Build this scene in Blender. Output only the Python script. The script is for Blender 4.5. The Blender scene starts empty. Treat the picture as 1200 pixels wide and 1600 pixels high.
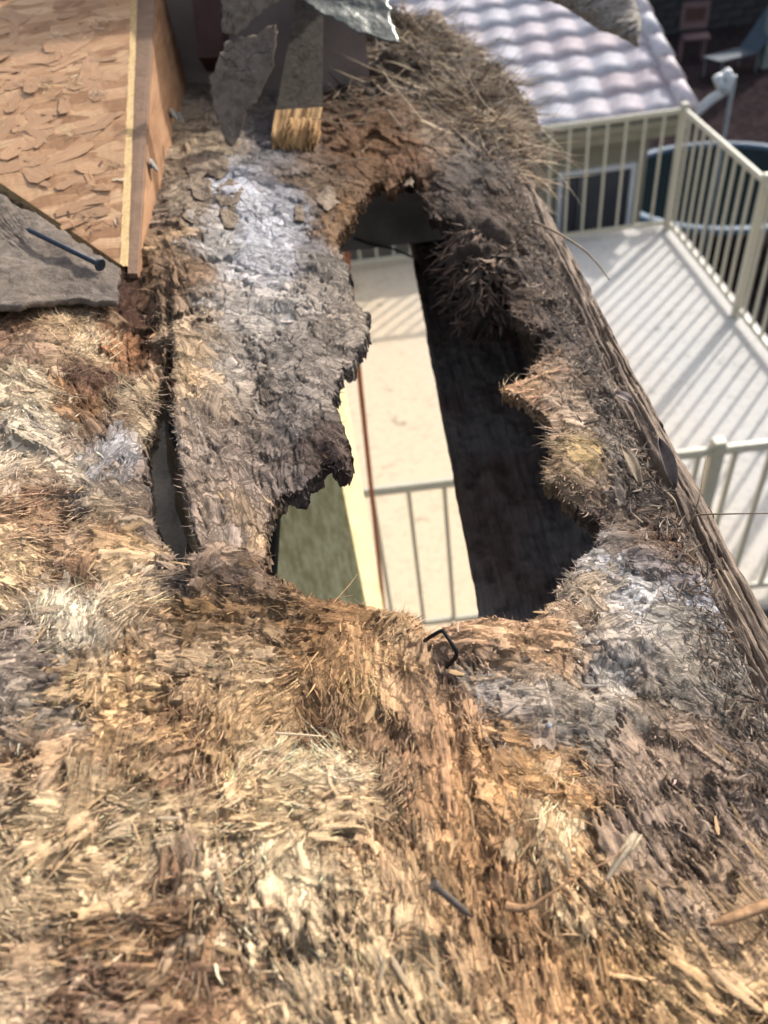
import bpy, bmesh, math, random
import numpy as np
from mathutils import Vector, Matrix
random.seed(7)
RNG = np.random.default_rng(11)
C = bpy.context.scene
# ------------------------------------------------------------------ camera, sky, sun, exposure
FPX = 1190.0
MW = np.array([[0.9924449723663781, 0.11762000726906463, 0.03490717282628659],
               [-0.05548260369856668, 0.6840115785996803, -0.7273581243296875],
               [-0.10942877826023122, 0.7199261727646791, 0.6853697164719744]])
cd = bpy.data.cameras.new('camera'); cam = bpy.data.objects.new('camera', cd); C.collection.objects.link(cam)
cd.sensor_fit = 'VERTICAL'; cd.sensor_height = 36; cd.lens = 36 * FPX / 1600
cd.clip_start = 0.01; cd.clip_end = 300
cam.matrix_world = Matrix([list(MW[i]) + [0] for i in range(3)] + [[0, 0, 0, 1]])
cd.dof.use_dof = True; cd.dof.focus_distance = 0.36; cd.dof.aperture_fstop = 10.5
C.camera = cam
SUN_AZ = Vector((0.66, 0.75)).normalized(); SUN_EL = math.radians(30)
w = bpy.data.worlds.new('World'); C.world = w; w.use_nodes = True
nt = w.node_tree; bg = nt.nodes['Background']; sk = nt.nodes.new('ShaderNodeTexSky')
sk.sky_type = 'NISHITA'; sk.sun_disc = False; sk.sun_elevation = SUN_EL
sk.sun_rotation = math.atan2(SUN_AZ.x, SUN_AZ.y)
sk.dust_density = 3.0; sk.ozone_density = .6
hs = nt.nodes.new('ShaderNodeHueSaturation'); hs.inputs['Saturation'].default_value = .55
nt.links.new(sk.outputs[0], hs.inputs['Color']); nt.links.new(hs.outputs[0], bg.inputs[0]); bg.inputs[1].default_value = 0.15
sd = bpy.data.lights.new('sun', 'SUN'); so = bpy.data.objects.new('sun', sd); C.collection.objects.link(so)
sd.energy = 3.0; sd.angle = math.radians(1.2); sd.color = (1, 0.945, 0.87)
sdir = Vector((SUN_AZ.x * math.cos(SUN_EL), SUN_AZ.y * math.cos(SUN_EL), math.sin(SUN_EL)))
so.rotation_euler = sdir.to_track_quat('Z', 'Y').to_euler()
C.view_settings.view_transform = 'Standard'; C.view_settings.look = 'None'
C.view_settings.gamma = 1; C.view_settings.use_curve_mapping = False
C.view_settings.exposure = 0.9

# ------------------------------------------------------------------ survey: sight lines of the photo turned into places
def ray(x, y): return MW @ np.array([x - 600.0, 800.0 - y, -FPX])
def on(x, y, p, n):
    r = ray(x, y); return r * (np.dot(p, n) / np.dot(r, n))
RP, RN = np.array([.16125, 0, -.3]), np.array([.25, 0, 1.])
def roofpt(x, y, up=0.0):
    q = on(x, y, RP + np.array([0, 0, up]), RN); return q
def atY(x, y, Y):
    r = ray(x, y); return r * (Y / r[1])
def atZ(x, y, Z):
    r = ray(x, y); return r * (Z / r[2])
def topx(P):
    c = np.asarray(P, float) @ MW
    return 600 + FPX * c[..., 0] / -c[..., 2], 800 - FPX * c[..., 1] / -c[..., 2]
def roofz(X): return -.3 + .25 * (.16125 - X)

# ------------------------------------------------------------------ noise
def hsh(ix, iy, s):
    h = (ix.astype(np.int64) * 374761393 + iy.astype(np.int64) * 668265263 + s * 974634777) & 0x7fffffff
    h = ((h ^ (h >> 13)) * 1274126177) & 0x7fffffff
    return ((h ^ (h >> 16)) & 0xffff) / 65535.0
def vnoise(x, y, s=0):
    ix, iy = np.floor(x), np.floor(y); fx, fy = x - ix, y - iy
    fx = fx * fx * (3 - 2 * fx); fy = fy * fy * (3 - 2 * fy)
    a, b = hsh(ix, iy, s), hsh(ix + 1, iy, s); c, d = hsh(ix, iy + 1, s), hsh(ix + 1, iy + 1, s)
    return (a + (b - a) * fx) * (1 - fy) + (c + (d - c) * fx) * fy - .5
def fbm(x, y, s=0, o=4):
    t = 0; a = 1.
    for k in range(o): t = t + a * vnoise(x * 2 ** k, y * 2 ** k, s + k * 17); a *= .5
    return t
def lin(c):
    c = np.asarray(c, float) / 255.; return np.where(c < .04045, c / 12.92, ((c + .055) / 1.055) ** 2.4)

# ------------------------------------------------------------------ scene helpers
def link(o, parent=None):
    C.collection.objects.link(o)
    if parent is not None: o.parent = parent
    return o
def tag(o, label=None, cat=None, group=None, kind=None):
    if label: o['label'] = label
    if cat: o['category'] = cat
    if group: o['group'] = group
    if kind: o['kind'] = kind
    return o
def empty(name, loc=(0, 0, 0), rz=0):
    o = bpy.data.objects.new(name, None); o.empty_display_size = .05; o.location = loc; o.rotation_euler = (0, 0, rz); return link(o)
def mesh_np(name, V, Fq, mat, parent=None, col=None, fib=None, smooth=False, tri=False):
    me = bpy.data.meshes.new(name); V = np.asarray(V, np.float32); Fq = np.asarray(Fq, np.int32); k = Fq.shape[1]
    me.vertices.add(len(V)); me.vertices.foreach_set('co', V.ravel())
    me.loops.add(Fq.size); me.loops.foreach_set('vertex_index', Fq.ravel())
    me.polygons.add(len(Fq)); me.polygons.foreach_set('loop_start', np.arange(0, Fq.size, k, dtype=np.int32))
    me.polygons.foreach_set('loop_total', np.full(len(Fq), k, np.int32))
    if smooth: me.polygons.foreach_set('use_smooth', np.ones(len(Fq), bool))
    me.update(calc_edges=True)
    if col is not None:
        a = me.attributes.new('Col', 'FLOAT_COLOR', 'POINT'); cc = np.ones((len(V), 4), np.float32); cc[:, :3] = col
        a.data.foreach_set('color', cc.ravel())
    if fib is not None:
        a = me.attributes.new('fib', 'FLOAT_VECTOR', 'POINT'); a.data.foreach_set('vector', np.asarray(fib, np.float32).ravel())
    me.materials.append(mat)
    return link(bpy.data.objects.new(name, me), parent)
class MB:
    def __init__(s): s.b = bmesh.new()
    def box(s, c, d, R=None, bev=0):
        m = Matrix.Translation(Vector(c)) @ ((R.to_4x4()) if R is not None else Matrix()) @ Matrix.Diagonal((d[0], d[1], d[2], 1))
        r = bmesh.ops.create_cube(s.b, size=1, matrix=m)
        if bev:
            es = list({e for v in r['verts'] for e in v.link_edges}); bmesh.ops.bevel(s.b, geom=es, offset=bev, segments=2, affect='EDGES')
        return s
    def tube(s, pts, r, n=8, caps=True):
        pts = [Vector(p) for p in pts]; rs = r if isinstance(r, (list, tuple)) else [r] * len(pts); rings = []; up = None
        for i, p in enumerate(pts):
            t = (pts[min(i + 1, len(pts) - 1)] - pts[max(i - 1, 0)]).normalized()
            if up is None: up = t.orthogonal().normalized()
            up = (up - t * up.dot(t)).normalized(); b = t.cross(up)
            rings.append([s.b.verts.new(p + (up * math.cos(2 * math.pi * k / n) + b * math.sin(2 * math.pi * k / n)) * rs[i]) for k in range(n)])
        for A, B in zip(rings, rings[1:]):
            for k in range(n): s.b.faces.new((A[k], A[(k + 1) % n], B[(k + 1) % n], B[k]))
        if caps: s.b.faces.new(rings[0][::-1]); s.b.faces.new(rings[-1])
        return s
    def slab(s, top, thick_vec):     # polygon with thickness
        tv = Vector(thick_vec); A = [s.b.verts.new(Vector(p)) for p in top]; B = [s.b.verts.new(Vector(p) + tv) for p in top]
        s.b.faces.new(A); s.b.faces.new(B[::-1]); n = len(A)
        for k in range(n): s.b.faces.new((A[k], B[k], B[(k + 1) % n], A[(k + 1) % n]))
        return s
    def build(s, name, mat, parent=None, smooth=False):
        bmesh.ops.recalc_face_normals(s.b, faces=s.b.faces)
        me = bpy.data.meshes.new(name); s.b.to_mesh(me); s.b.free(); me.materials.append(mat)
        if smooth:
            for p in me.polygons: p.use_smooth = True
        return link(bpy.data.objects.new(name, me), parent)
def copy_of(o, parent, loc=None, name=None):
    c = o.copy(); link(c); c.parent = parent
    if loc is not None: c.location = loc
    return c

# ------------------------------------------------------------------ materials
class NT:
    def __init__(s, name, rough=.8, spec=.25):
        s.m = bpy.data.materials.new(name); s.m.use_nodes = True; s.t = s.m.node_tree
        s.b = s.t.nodes['Principled BSDF']; s.b.inputs['Roughness'].default_value = rough; s.b.inputs['Specular IOR Level'].default_value = spec
    def n(s, ty, **kw):
        x = s.t.nodes.new(ty)
        for k, v in kw.items():
            if k in x.inputs: x.inputs[k].default_value = v
            else: setattr(x, k, v)
        return x
    def l(s, a, b): s.t.links.new(a, b)
    def mapped(s, src, scale):
        m = s.n('ShaderNodeMapping'); m.inputs['Scale'].default_value = scale; s.l(src, m.inputs[0]); return m.outputs[0]
    def noise(s, vec, scale, detail=4, rough=.6):
        x = s.n('ShaderNodeTexNoise'); x.inputs['Scale'].default_value = scale; x.inputs['Detail'].default_value = detail; x.inputs['Roughness'].default_value = rough
        s.l(vec, x.inputs['Vector']); return x.outputs['Fac']
    def ramp(s, f, stops):
        r = s.n('ShaderNodeValToRGB'); e = r.color_ramp.elements
        while len(e) < len(stops): e.new(.5)
        for i, (p, c) in enumerate(stops): e[i].position = p; e[i].color = (c, c, c, 1) if isinstance(c, float) else (*c, 1)
        s.l(f, r.inputs[0]); return r.outputs[0]
    def mul(s, a, b, f=1.0, ty='MULTIPLY'):
        m = s.n('ShaderNodeMix', data_type='RGBA', blend_type=ty); m.inputs[0].default_value = f
        for q, i in ((a, 6), (b, 7)):
            if hasattr(q, 'links'): s.l(q, m.inputs[i])
            else: m.inputs[i].default_value = (*q, 1)
        return m.outputs[2]
    def mixf(s, f, a, b):
        m = s.n('ShaderNodeMix', data_type='RGBA'); s.l(f, m.inputs[0])
        for q, i in ((a, 6), (b, 7)):
            if hasattr(q, 'links'): s.l(q, m.inputs[i])
            else: m.inputs[i].default_value = (*q, 1)
        return m.outputs[2]
    def mulx(s, a, b):
        m = s.n('ShaderNodeMath', operation='MULTIPLY_ADD'); s.l(a, m.inputs[0]); m.inputs[1].default_value = .3; k = s.n('ShaderNodeMath', operation='MULTIPLY_ADD'); s.l(b, k.inputs[0]); k.inputs[1].default_value = .05; k.inputs[2].default_value = .0; s.l(k.outputs[0], m.inputs[2]); return m.outputs[0]
    def bump(s, h, dist, st=1.0, prev=None):
        b = s.n('ShaderNodeBump'); b.inputs['Distance'].default_value = dist; b.inputs['Strength'].default_value = st; s.l(h, b.inputs['Height'])
        if prev is not None: s.l(prev, b.inputs['Normal'])
        return b.outputs[0]
    def fin(s, col, nrm=None, rough=None):
        if hasattr(col, 'links'): s.l(col, s.b.inputs['Base Color'])
        else: s.b.inputs['Base Color'].default_value = (*col, 1)
        if nrm is not None: s.l(nrm, s.b.inputs['Normal'])
        return s.m
def obj_co(t): return t.n('ShaderNodeTexCoord').outputs['Object']
def simple(name, col, rough=.7, sc=20., var=.35, bump=.001, bsc=None, spec=.25, metal=0):
    t = NT(name, rough, spec); t.b.inputs['Metallic'].default_value = metal; o = obj_co(t)
    f = t.noise(o, sc, 6); c = t.mul(col, t.ramp(f, [(.25, 1 - var), (.75, 1 + var * .4)]))
    r = t.n('ShaderNodeObjectInfo'); c = t.mul(c, t.ramp(r.outputs['Random'], [(0., 1 - var * .35), (1., 1.)]))
    return t.fin(c, t.bump(t.noise(o, bsc or sc * 4, 5), bump))
def m_rot():          # rotten wood surface: pigment from the piece, fibres along its own grain
    t = NT('rotten_wood', .85, .15); a = t.n('ShaderNodeAttribute', attribute_name='Col').outputs['Color']
    f = t.n('ShaderNodeAttribute', attribute_name='fib').outputs['Vector']; o = obj_co(t)
    g1 = t.noise(t.mapped(f, (60, 1500, 1)), 1, 4, .7); g2 = t.noise(t.mapped(f, (14, 520, 1)), 1, 5, .65)
    c = t.mul(a, t.ramp(g1, [(.3, .5), (.5, .95), (.68, 1.2)])); c = t.mul(c, t.ramp(g2, [(.32, .5), (.5, .95), (.66, 1.22)]), .9)
    sp = t.noise(o, 330, 3, .55); c = t.mul(c, t.ramp(sp, [(.31, (.3, .25, .2)), (.40, (1., 1., 1.))]), .55)
    st = t.noise(o, 95, 4, .6); c = t.mul(c, t.ramp(st, [(.30, (.3, .26, .22)), (.38, (1., 1., 1.))]), .6); c = t.mul(c, t.ramp(t.noise(o, 28, 5, .6), [(.3, .75), (.7, 1.2)]), 1)
    n = t.bump(g2, .0028, 1.); n = t.bump(g1, .0011, 1., n); n = t.bump(t.noise(o, 900, 4, .7), .0005, 1., n)
    return t.fin(c, n)
def m_fibre():
    t = NT('wood_fibre', .75, .2); a = t.n('ShaderNodeAttribute', attribute_name='Col').outputs['Color']; o = obj_co(t)
    c = t.mul(a, t.ramp(t.noise(o, 700, 3), [(.3, .6), (.65, 1.2)]))
    return t.fin(c, t.bump(t.noise(o, 2200, 2), .0003))
def m_wood(name, c1, c2, sc=(1, 12, 12), fs=14., rough=.75, bump=.001, rnd=.3, spots=True):
    t = NT(name, rough, .25); o = obj_co(t); g = t.noise(t.mapped(o, sc), fs, 6, .65)
    c = t.mixf(t.ramp(g, [(.3, 0.), (.7, 1.)]), c1, c2)
    if spots: c = t.mul(c, t.ramp(t.noise(o, fs * 2.2, 4), [(.3, .5), (.42, 1.)]), .6)
    r = t.n('ShaderNodeObjectInfo'); c = t.mul(c, t.ramp(r.outputs['Random'], [(0., 1 - rnd), (1., 1 + rnd * .5)]))
    return t.fin(c, t.bump(g, bump))
M = {}
M['rot'] = m_rot(); M['fibre'] = m_fibre()
def m_osb():
    t = NT('osb_face', .8, .25); o = obj_co(t); cols = None; bumpn = None; c = None
    for i, (rot, sc) in enumerate(((.3, (26, 90, 30)), (-.8, (30, 80, 30)))):
        mp = t.n('ShaderNodeMapping'); mp.inputs['Rotation'].default_value = (0, 0, rot); mp.inputs['Scale'].default_value = sc; t.l(o, mp.inputs[0])
        v = t.n('ShaderNodeTexVoronoi'); v.inputs['Scale'].default_value = 1; t.l(mp.outputs[0], v.inputs['Vector'])
        g = t.noise(t.mapped(mp.outputs[0], (.6, 12, 1)), 1.2, 5, .65); sp = t.n('ShaderNodeSeparateXYZ'); t.l(v.outputs['Color'], sp.inputs[0])
        k = t.mul(t.ramp(sp.outputs[0], [(0., (.31, .16, .08)), (.5, (.45, .25, .13)), (1., (.60, .38, .215))]), t.ramp(g, [(.3, .72), (.65, 1.12)]))
        bumpn = t.bump(sp.outputs[1], .0009, .7, bumpn); bumpn = t.bump(g, .0006, .8, bumpn)
        c = k if c is None else t.mixf(t.ramp(t.noise(o, 14, 2), [(.47, 0.), (.53, 1.)]), c, k)
    c = t.mul(c, t.ramp(t.noise(o, 55, 5, .7), [(.3, .5), (.4, 1.)]), .5)
    return t.fin(c, bumpn)
M['osb'] = m_osb()
M['osb_strand'] = m_wood('osb_strand', (.37, .20, .105), (.55, .335, .19), (1.5, 14, 14), 3, .8, .0003, .2, False)
M['osb_pale'] = m_wood('pale_strand', (.6, .42, .26), (.75, .6, .42), (1.5, 14, 14), 3, .75, .0003, .3, False)
M['osb_dark'] = m_wood('dark_strand', (.13, .07, .05), (.3, .16, .1), (1.5, 14, 14), 3, .75, .0003, .5, False)
M['osb_edge'] = m_wood('osb_cut_edge', (.34, .22, .10), (.62, .46, .24), (2, 2, 60), 60, .85, .0012, .1)
M['painted'] = simple('brown_grey_paint', (.25, .155, .10), .7, 60, .3, .0006, 260)
M['board'] = m_wood('board_side', (.24, .12, .06), (.42, .24, .13), (14, 1.6, 14), 9, .7, .0006, .1)
M['nailhead'] = simple('nail_head_zinc', (.27, .26, .24), .5, 400, .5, .0003, metal=.3)
M['nail'] = simple('dark_steel', (.05, .06, .08), .5, 300, .4, .0003, metal=.6)
M['staple'] = simple('blackened_steel', (.012, .012, .013), .5, 400, .4, .0003, metal=.5)
def m_felt(name, c, c2):
    t = NT(name, .9, .15); o = obj_co(t); v = t.n('ShaderNodeTexVoronoi', feature='DISTANCE_TO_EDGE'); v.inputs['Scale'].default_value = 42
    wv = t.n('ShaderNodeVectorMath', operation='ADD'); ns = t.n('ShaderNodeTexNoise'); ns.inputs['Scale'].default_value = 60; t.l(o, ns.inputs['Vector'])
    sc_ = t.n('ShaderNodeVectorMath', operation='SCALE'); sc_.inputs['Scale'].default_value = .03; t.l(ns.outputs['Color'], sc_.inputs[0]); t.l(o, wv.inputs[0]); t.l(sc_.outputs[0], wv.inputs[1]); t.l(wv.outputs[0], v.inputs['Vector'])
    msk = t.noise(o, 11, 3); cr = t.ramp(v.outputs['Distance'], [(.0, 0.), (.035, 1.)]); cr = t.mul(t.ramp(msk, [(.5, 1.), (.62, 0.)]), cr, 1, 'LIGHTEN')
    cc = t.mixf(t.noise(o, 30, 6), c, c2); cc = t.mul(cc, t.ramp(cr, [(0., .3), (.6, 1.)])); g = t.noise(o, 1500, 3, .7); cc = t.mul(cc, t.ramp(g, [(.3, .75), (.7, 1.15)]))
    cc = t.mul(cc, t.ramp(t.noise(o, 140, 6, .7), [(.3, .6), (.65, 1.25)])); n = t.bump(cr, .002, .8); n = t.bump(t.noise(o, 70, 8, .75), .009, 1, n); return t.fin(cc, t.bump(g, .0005, 1, n))
M['felt'] = m_felt('grey_felt', (.21, .165, .13), (.30, .25, .21))
M['felt_dark'] = m_felt('dark_felt', (.055, .045, .036), (.11, .09, .072))
M['flash'] = simple('tarnished_flashing', (.16, .165, .15), .38, 40, .6, .002, 60, metal=.8)
M['broken'] = m_wood('broken_wood_end', (.36, .19, .07), (.66, .42, .2), (1.5, 1.5, .2), 300, .8, .002, .1)
M['weathered'] = m_wood('weathered_board', (.085, .06, .045), (.33, .25, .19), (1, .16, 1), 260, .9, .004, .3)
M['bark'] = m_wood('grey_weathered_shard', (.16, .135, .115), (.55, .49, .43), (1, 5, 6), 60, .9, .006, .3)
M['dark_paint'] = simple('dark_aged_board', (.42, .39, .35), .8, 14, .5, .001, 90)
M['soffit'] = simple('dark_soffit', (.23, .185, .165), .8, 9, .6, .001, 90)  # brown-grey base with uneven noise tone
M['rafter'] = simple('grey_rafter_paint', (.25, .215, .17), .9, 45, .5, .004, 130)
M['straw'] = simple('dry_straw', (.27, .20, .13), .7, 300, .4, .0003)
M['dead_leaf'] = simple('dry_leaf', (.16, .12, .105), .6, 200, .4, .0005)
M['deck'] = None
def m_deck():
    t = NT('deck_coating', .8, .2); o = obj_co(t); c = t.mixf(t.noise(o, 1.3, 5), (.44, .425, .40), (.52, .50, .475)); sx = t.n('ShaderNodeSeparateXYZ'); t.l(o, sx.inputs[0]); c = t.mixf(t.ramp(t.mulx(sx.outputs[0], sx.outputs[1]), [(.25, 1.), (.8, 0.)]), c, (.58, .465, .325))
    sp = t.ramp(t.noise(o, 5.5, 5, .7), [(.31, .35), (.39, 1.)]); c = t.mul(c, sp, .7); c = t.mul(c, t.ramp(t.noise(o, 26, 4), [(.3, .72), (.5, 1.)]), .7)
    return t.fin(c, t.bump(t.noise(o, 140, 3), .002))
M['deck'] = m_deck()
M['rail'] = simple('beige_rail_paint', (.50, .46, .36), .4, 30, .12, .0003, spec=.5)
M['stucco'] = None
def m_stucco():
    t = NT('pillar_paint', .9, .15); o = obj_co(t); c = t.mixf(t.noise(o, 5, 4), (.80, .68, .36), (.90, .80, .5))
    c = t.mul(c, t.ramp(t.noise(t.mapped(o, (5, 5, 1)), 22, 5, .7), [(.40, (.5, .46, .32)), (.60, (1., 1., 1.))]), .8)
    return t.fin(c, t.bump(t.noise(o, 110, 5), .003))
M['stucco'] = m_stucco()
M['redtrim'] = simple('red_trim_paint', (.24, .085, .06), .5, 30, .3, .0005)
M['tile'] = None
def m_tile():
    t = NT('roof_tile', .75, .15); o = obj_co(t); r = t.n('ShaderNodeObjectInfo').outputs['Random']
    c = t.ramp(r, [(0., (.50, .42, .44)), (.35, (.56, .50, .53)), (.7, (.54, .53, .57)), (1., (.60, .52, .53))])
    c = t.mul(c, t.ramp(t.noise(o, 9, 5), [(.3, .66), (.7, 1.08)])); c = t.mul(c, t.ramp(t.noise(o, 45, 5), [(.3, .8), (.6, 1.05)])); return t.fin(c, t.bump(t.noise(o, 120, 3), .001))
M['tile'] = m_tile()
M['wallpaint'] = simple('beige_wall_stucco', (.27, .245, .19), .9, 3, .2, .003, 60)
M['eave'] = simple('eave_paint', (.30, .28, .21), .7, 5, .2, .001)
M['winframe'] = simple('white_window_frame', (.60, .61, .63), .4, 10, .1, .0003)
def m_glass():
    t = NT('window_glass', .12, .5); o = obj_co(t); return t.fin(t.mixf(t.noise(o, 2.5, 2), (.035, .04, .05), (.07, .075, .085)))
M['glass'] = m_glass()
def m_soil():
    t = NT('shade_dark_soil', .95, 0); o = obj_co(t); c = t.mixf(t.noise(o, .9, 6), (.016, .014, .016), (.045, .032, .032)); c = t.mul(c, t.ramp(t.noise(o, 9, 4), [(.35, .6), (.65, 1.4)])); return t.fin(c, t.bump(t.noise(o, 12, 5), .05))  # the yard's shade is put into the soil colour, kept nearly black
M['soil'] = m_soil()
M['block'] = simple('grey_block', (.052, .05, .052), .9, 6, .4, .004, 40, 0)
M['spout'] = simple('pale_spout_metal', (.45, .49, .53), .4, 20, .15, .0003, spec=.6)
M['galv'] = simple('galvanised_pole', (.22, .24, .26), .45, 30, .3, .0003, metal=.5)
M['blue'] = simple('blue_vinyl_pad', (.05, .10, .16), .45, 8, .25, .002, 20)
M['mat'] = simple('black_mesh', (.006, .010, .012), .95, 20, .3, .001, spec=0)
M['pink'] = simple('faded_pink_plastic', (.15, .095, .095), .6, 10, .2, .0005)
M['rust'] = simple('brown_cushion', (.08, .045, .035), .8, 20, .2, .001)
M['sling'] = simple('blue_grey_sling', (.05, .07, .095), .7, 14, .2, .001)
M['white'] = simple('white_post_paint', (.2, .23, .22), .6, 5, .2, .001)
M['deckside'] = simple('deck_fascia_paint', (.10, .11, .095), .7, 5, .3, .001)

# ================================================================== THE SETTING BELOW AND BEYOND
HD = 3.06                                                           # deck surface below the eye
o = MB().box((4, 40, -5.75), (120, 140, .1)).build('ground', M['soil']); tag(o, kind='structure')
DX1, DY0, DY1 = 2.62, 2.28, 6.52
o = MB().box(((DX1 - 4) / 2, (DY0 + DY1) / 2, -HD - .02), (DX1 + 4, DY1 - DY0, .04)).build('deck_floor', M['deck']); tag(o, 'sunlit tan deck floor striped by railing shadows', None, kind='structure')
o = MB().box(((DX1 - 4) / 2, (DY0 + DY1) / 2, -HD - .17), (DX1 + 3.96, DY1 - DY0 - .04, .256)).build('deck_frame', M['deckside']); tag(o, kind='structure'); dfr = o
for px, py in ((2.4, 2.5), (2.4, 6.3), (-3.6, 2.5), (-3.6, 6.3)):
    o = MB().box((px, py, (-5.7 - HD - .3) / 2), (.12, .12, 5.7 - HD - .3), None, .006).build('deck_post', M['deckside'])
    o.parent = dfr
# railing
rl = empty('deck_railing', (DX1 - .1, 6.42, -HD)); tag(rl, 'beige metal railing of thin bars around the sunlit deck', 'railing')
LR = (DX1 - .1, 6.42, -HD)
def rloc(x, y, z): return (x - LR[0], y - LR[1], z - LR[2])
ZB, ZT = -3.0, -2.1
RX, RF, RNr = DX1 - .1, 6.42, 2.36
MB().box(rloc((RX - 4) / 2, RF, ZT), (RX + 4, .045, .04), None, .012).build('top_rail', M['rail'], rl)
MB().box(rloc((RX - 4) / 2, RF, ZB), (RX + 4, .032, .032), None, .006).build('bottom_rail', M['rail'], rl)
MB().box(rloc(RX, (RF + RNr) / 2, ZT + .001), (.045, RF - RNr, .041), None, .012).build('top_rail', M['rail'], rl)
MB().box(rloc(RX, (RF + RNr) / 2, ZB + .001), (.032, RF - RNr, .033), None, .006).build('bottom_rail', M['rail'], rl)
MB().box(rloc((RX - 4) / 2, RNr, ZT), (RX + 4, .045, .04), None, .012).build('top_rail', M['rail'], rl)
MB().box(rloc((RX - 4) / 2, RNr, ZB), (RX + 4, .032, .032), None, .006).build('bottom_rail', M['rail'], rl)
bal = MB().box((0, 0, 0), (.018, .018, ZT - ZB - .03)).build('baluster', M['rail'], rl)
bal.location = rloc(RX - .15, RF, (ZT + ZB) / 2)
pos = []
for k in range(1, 43): pos.append((RX - .15 * (k + 1), RF))
for k in range(1, 27): pos.append((RX, RF - .15 * k))
for k in range(0, 36): pos.append((RX - .12 - .15 * k, RNr))
for x, y in pos: copy_of(bal, rl, rloc(x, y, (ZT + ZB) / 2))
pst = MB().box((0, 0, 0), (.055, .055, 1.02), None, .006).build('post', M['rail'], rl); pst.location = rloc(RX, RF, -HD + .505)
for x, y in ((RX, 4.88), (RX, 3.6), (RX, RNr), (1.28 - .01, RNr), (-1.2, RNr), (-3.6, RNr), (-1.0, RF), (-3.6, RF)): copy_of(pst, rl, rloc(x, y, -HD + .505))
# neighbouring building with wavy roof tiles
EY, EZ, SL = 6.9, -2.28, .3
nb = empty('tiled_outbuilding', (1, 7.3, -5.7)); tag(nb, 'low beige outbuilding with pinkish wavy roof tiles beyond the deck', 'building')
NL = (1, 7.3, -5.7)
def nl(x, y, z): return (x - NL[0], y - NL[1], z - NL[2])
MB().box(nl(.6, 9.1, -4.05), (4.0, 3.5, 3.3)).build('wall', M['wallpaint'], nb)
MB().box(nl(.78, 7.06, -2.42), (4.0, .03, .16), None, .004).build('fascia', M['eave'], nb)
MB().box(nl(.78, 7.2, -2.50), (4.0, .27, .02)).build('soffit', M['eave'], nb)
ang = math.atan(SL)
MB().box(nl(.78, 8.55, -2.33 + .3 * 1.55), (4.02, 3.4, .05), Matrix.Rotation(ang, 3, 'X')).build('roof', M['eave'], nb)
def tile_mesh():
    n = 14; L, W_, th = .385, .305, .013; V = []; Fc = []
    for j in range(4):
        v = j / 3
        for i in range(n + 1):
            u = i / n; z = .024 * (.5 + .5 * math.cos(2 * math.pi * (u - .5))) ** .8 + (1 - v) * .020
            V.append((u * W_ - W_ / 2, v * L, z))
    m0 = len(V)
    for i in range(n + 1):
        x, y, z = V[i]; V.append((x, y, z - th - .012))
    for j in range(3):
        for i in range(n): a = j * (n + 1) + i; Fc.append((a, a + 1, a + n + 2, a + n + 1))
    for i in range(n): Fc.append((m0 + i, m0 + i + 1, i + 1, i))
    return V, Fc
tv, tf = tile_mesh(); tme = bpy.data.meshes.new('roof_tile'); tme.from_pydata(tv, [], tf); tme.materials.append(M['tile'])
for p in tme.polygons: p.use_smooth = True
for r in range(10):
    for c in range(13):
        o = bpy.data.objects.new('roof_tile', tme); link(o, nb)
        t = r * .325; o.location = nl(2.545 - c * .295 + RNG.uniform(-.003, .003), EY + t * math.cos(ang), EZ + t * math.sin(ang) + .02)
        o.rotation_euler = (ang + RNG.uniform(-.006, .006), RNG.uniform(-.008, .008), RNG.uniform(-.006, .006))
rk = MB()
rk = None
hv = []
for r in range(9):     # rake cap tiles down the right verge
    b = MB(); t = r * .36; y0, y1 = EY + t * math.cos(ang) - .02, EY + (t + .40) * math.cos(ang)
    z0, z1 = EZ + t * math.sin(ang) + .045, EZ + (t + .40) * math.sin(ang) + .03
    b.tube([nl(2.73, y0, z0), nl(2.73, y1, z1)], [.085, .07], 14); b.build('verge_tile', M['tile'], nb, True)
MB().box(nl(2.605, 8.6, -2.33 + .3 * 1.6 - .02), (.012, 3.4, .10), Matrix.Rotation(ang, 3, 'X')).build('valley_flashing', M['galv'], nb)
w0, w1, w2 = atY(876, 268, 7.33), atY(990, 262, 7.33), atY(985, 352, 7.33)
wx0, wx1, wzt, wzb = w0[0], w1[0], (w0[2] + w1[2]) / 2, w2[2] - .3
wf = MB(); t_ = .045
wf.box(nl((wx0 + wx1) / 2, 7.335, wzt), (wx1 - wx0 + t_, .05, t_)); wf.box(nl((wx0 + wx1) / 2, 7.335, wzb), (wx1 - wx0 + t_, .05, t_))
for x in (wx0, wx1): wf.box(nl(x, 7.334, (wzt + wzb) / 2), (t_, .052, wzt - wzb - t_))
wo = MB().box(nl((wx0 + wx1) / 2, 7.35, (wzt + wzb) / 2), (wx1 - wx0, .02, wzt - wzb)).build('window', M['glass'], nb)
wf.build('frame', M['winframe'], wo)
MB().box(nl(wx0 + (wx1 - wx0) * .28, 7.325, (wzt + wzb) / 2), (.02, .02, wzt - wzb - t_)).build('mullion', M['galv'], wo)
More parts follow.
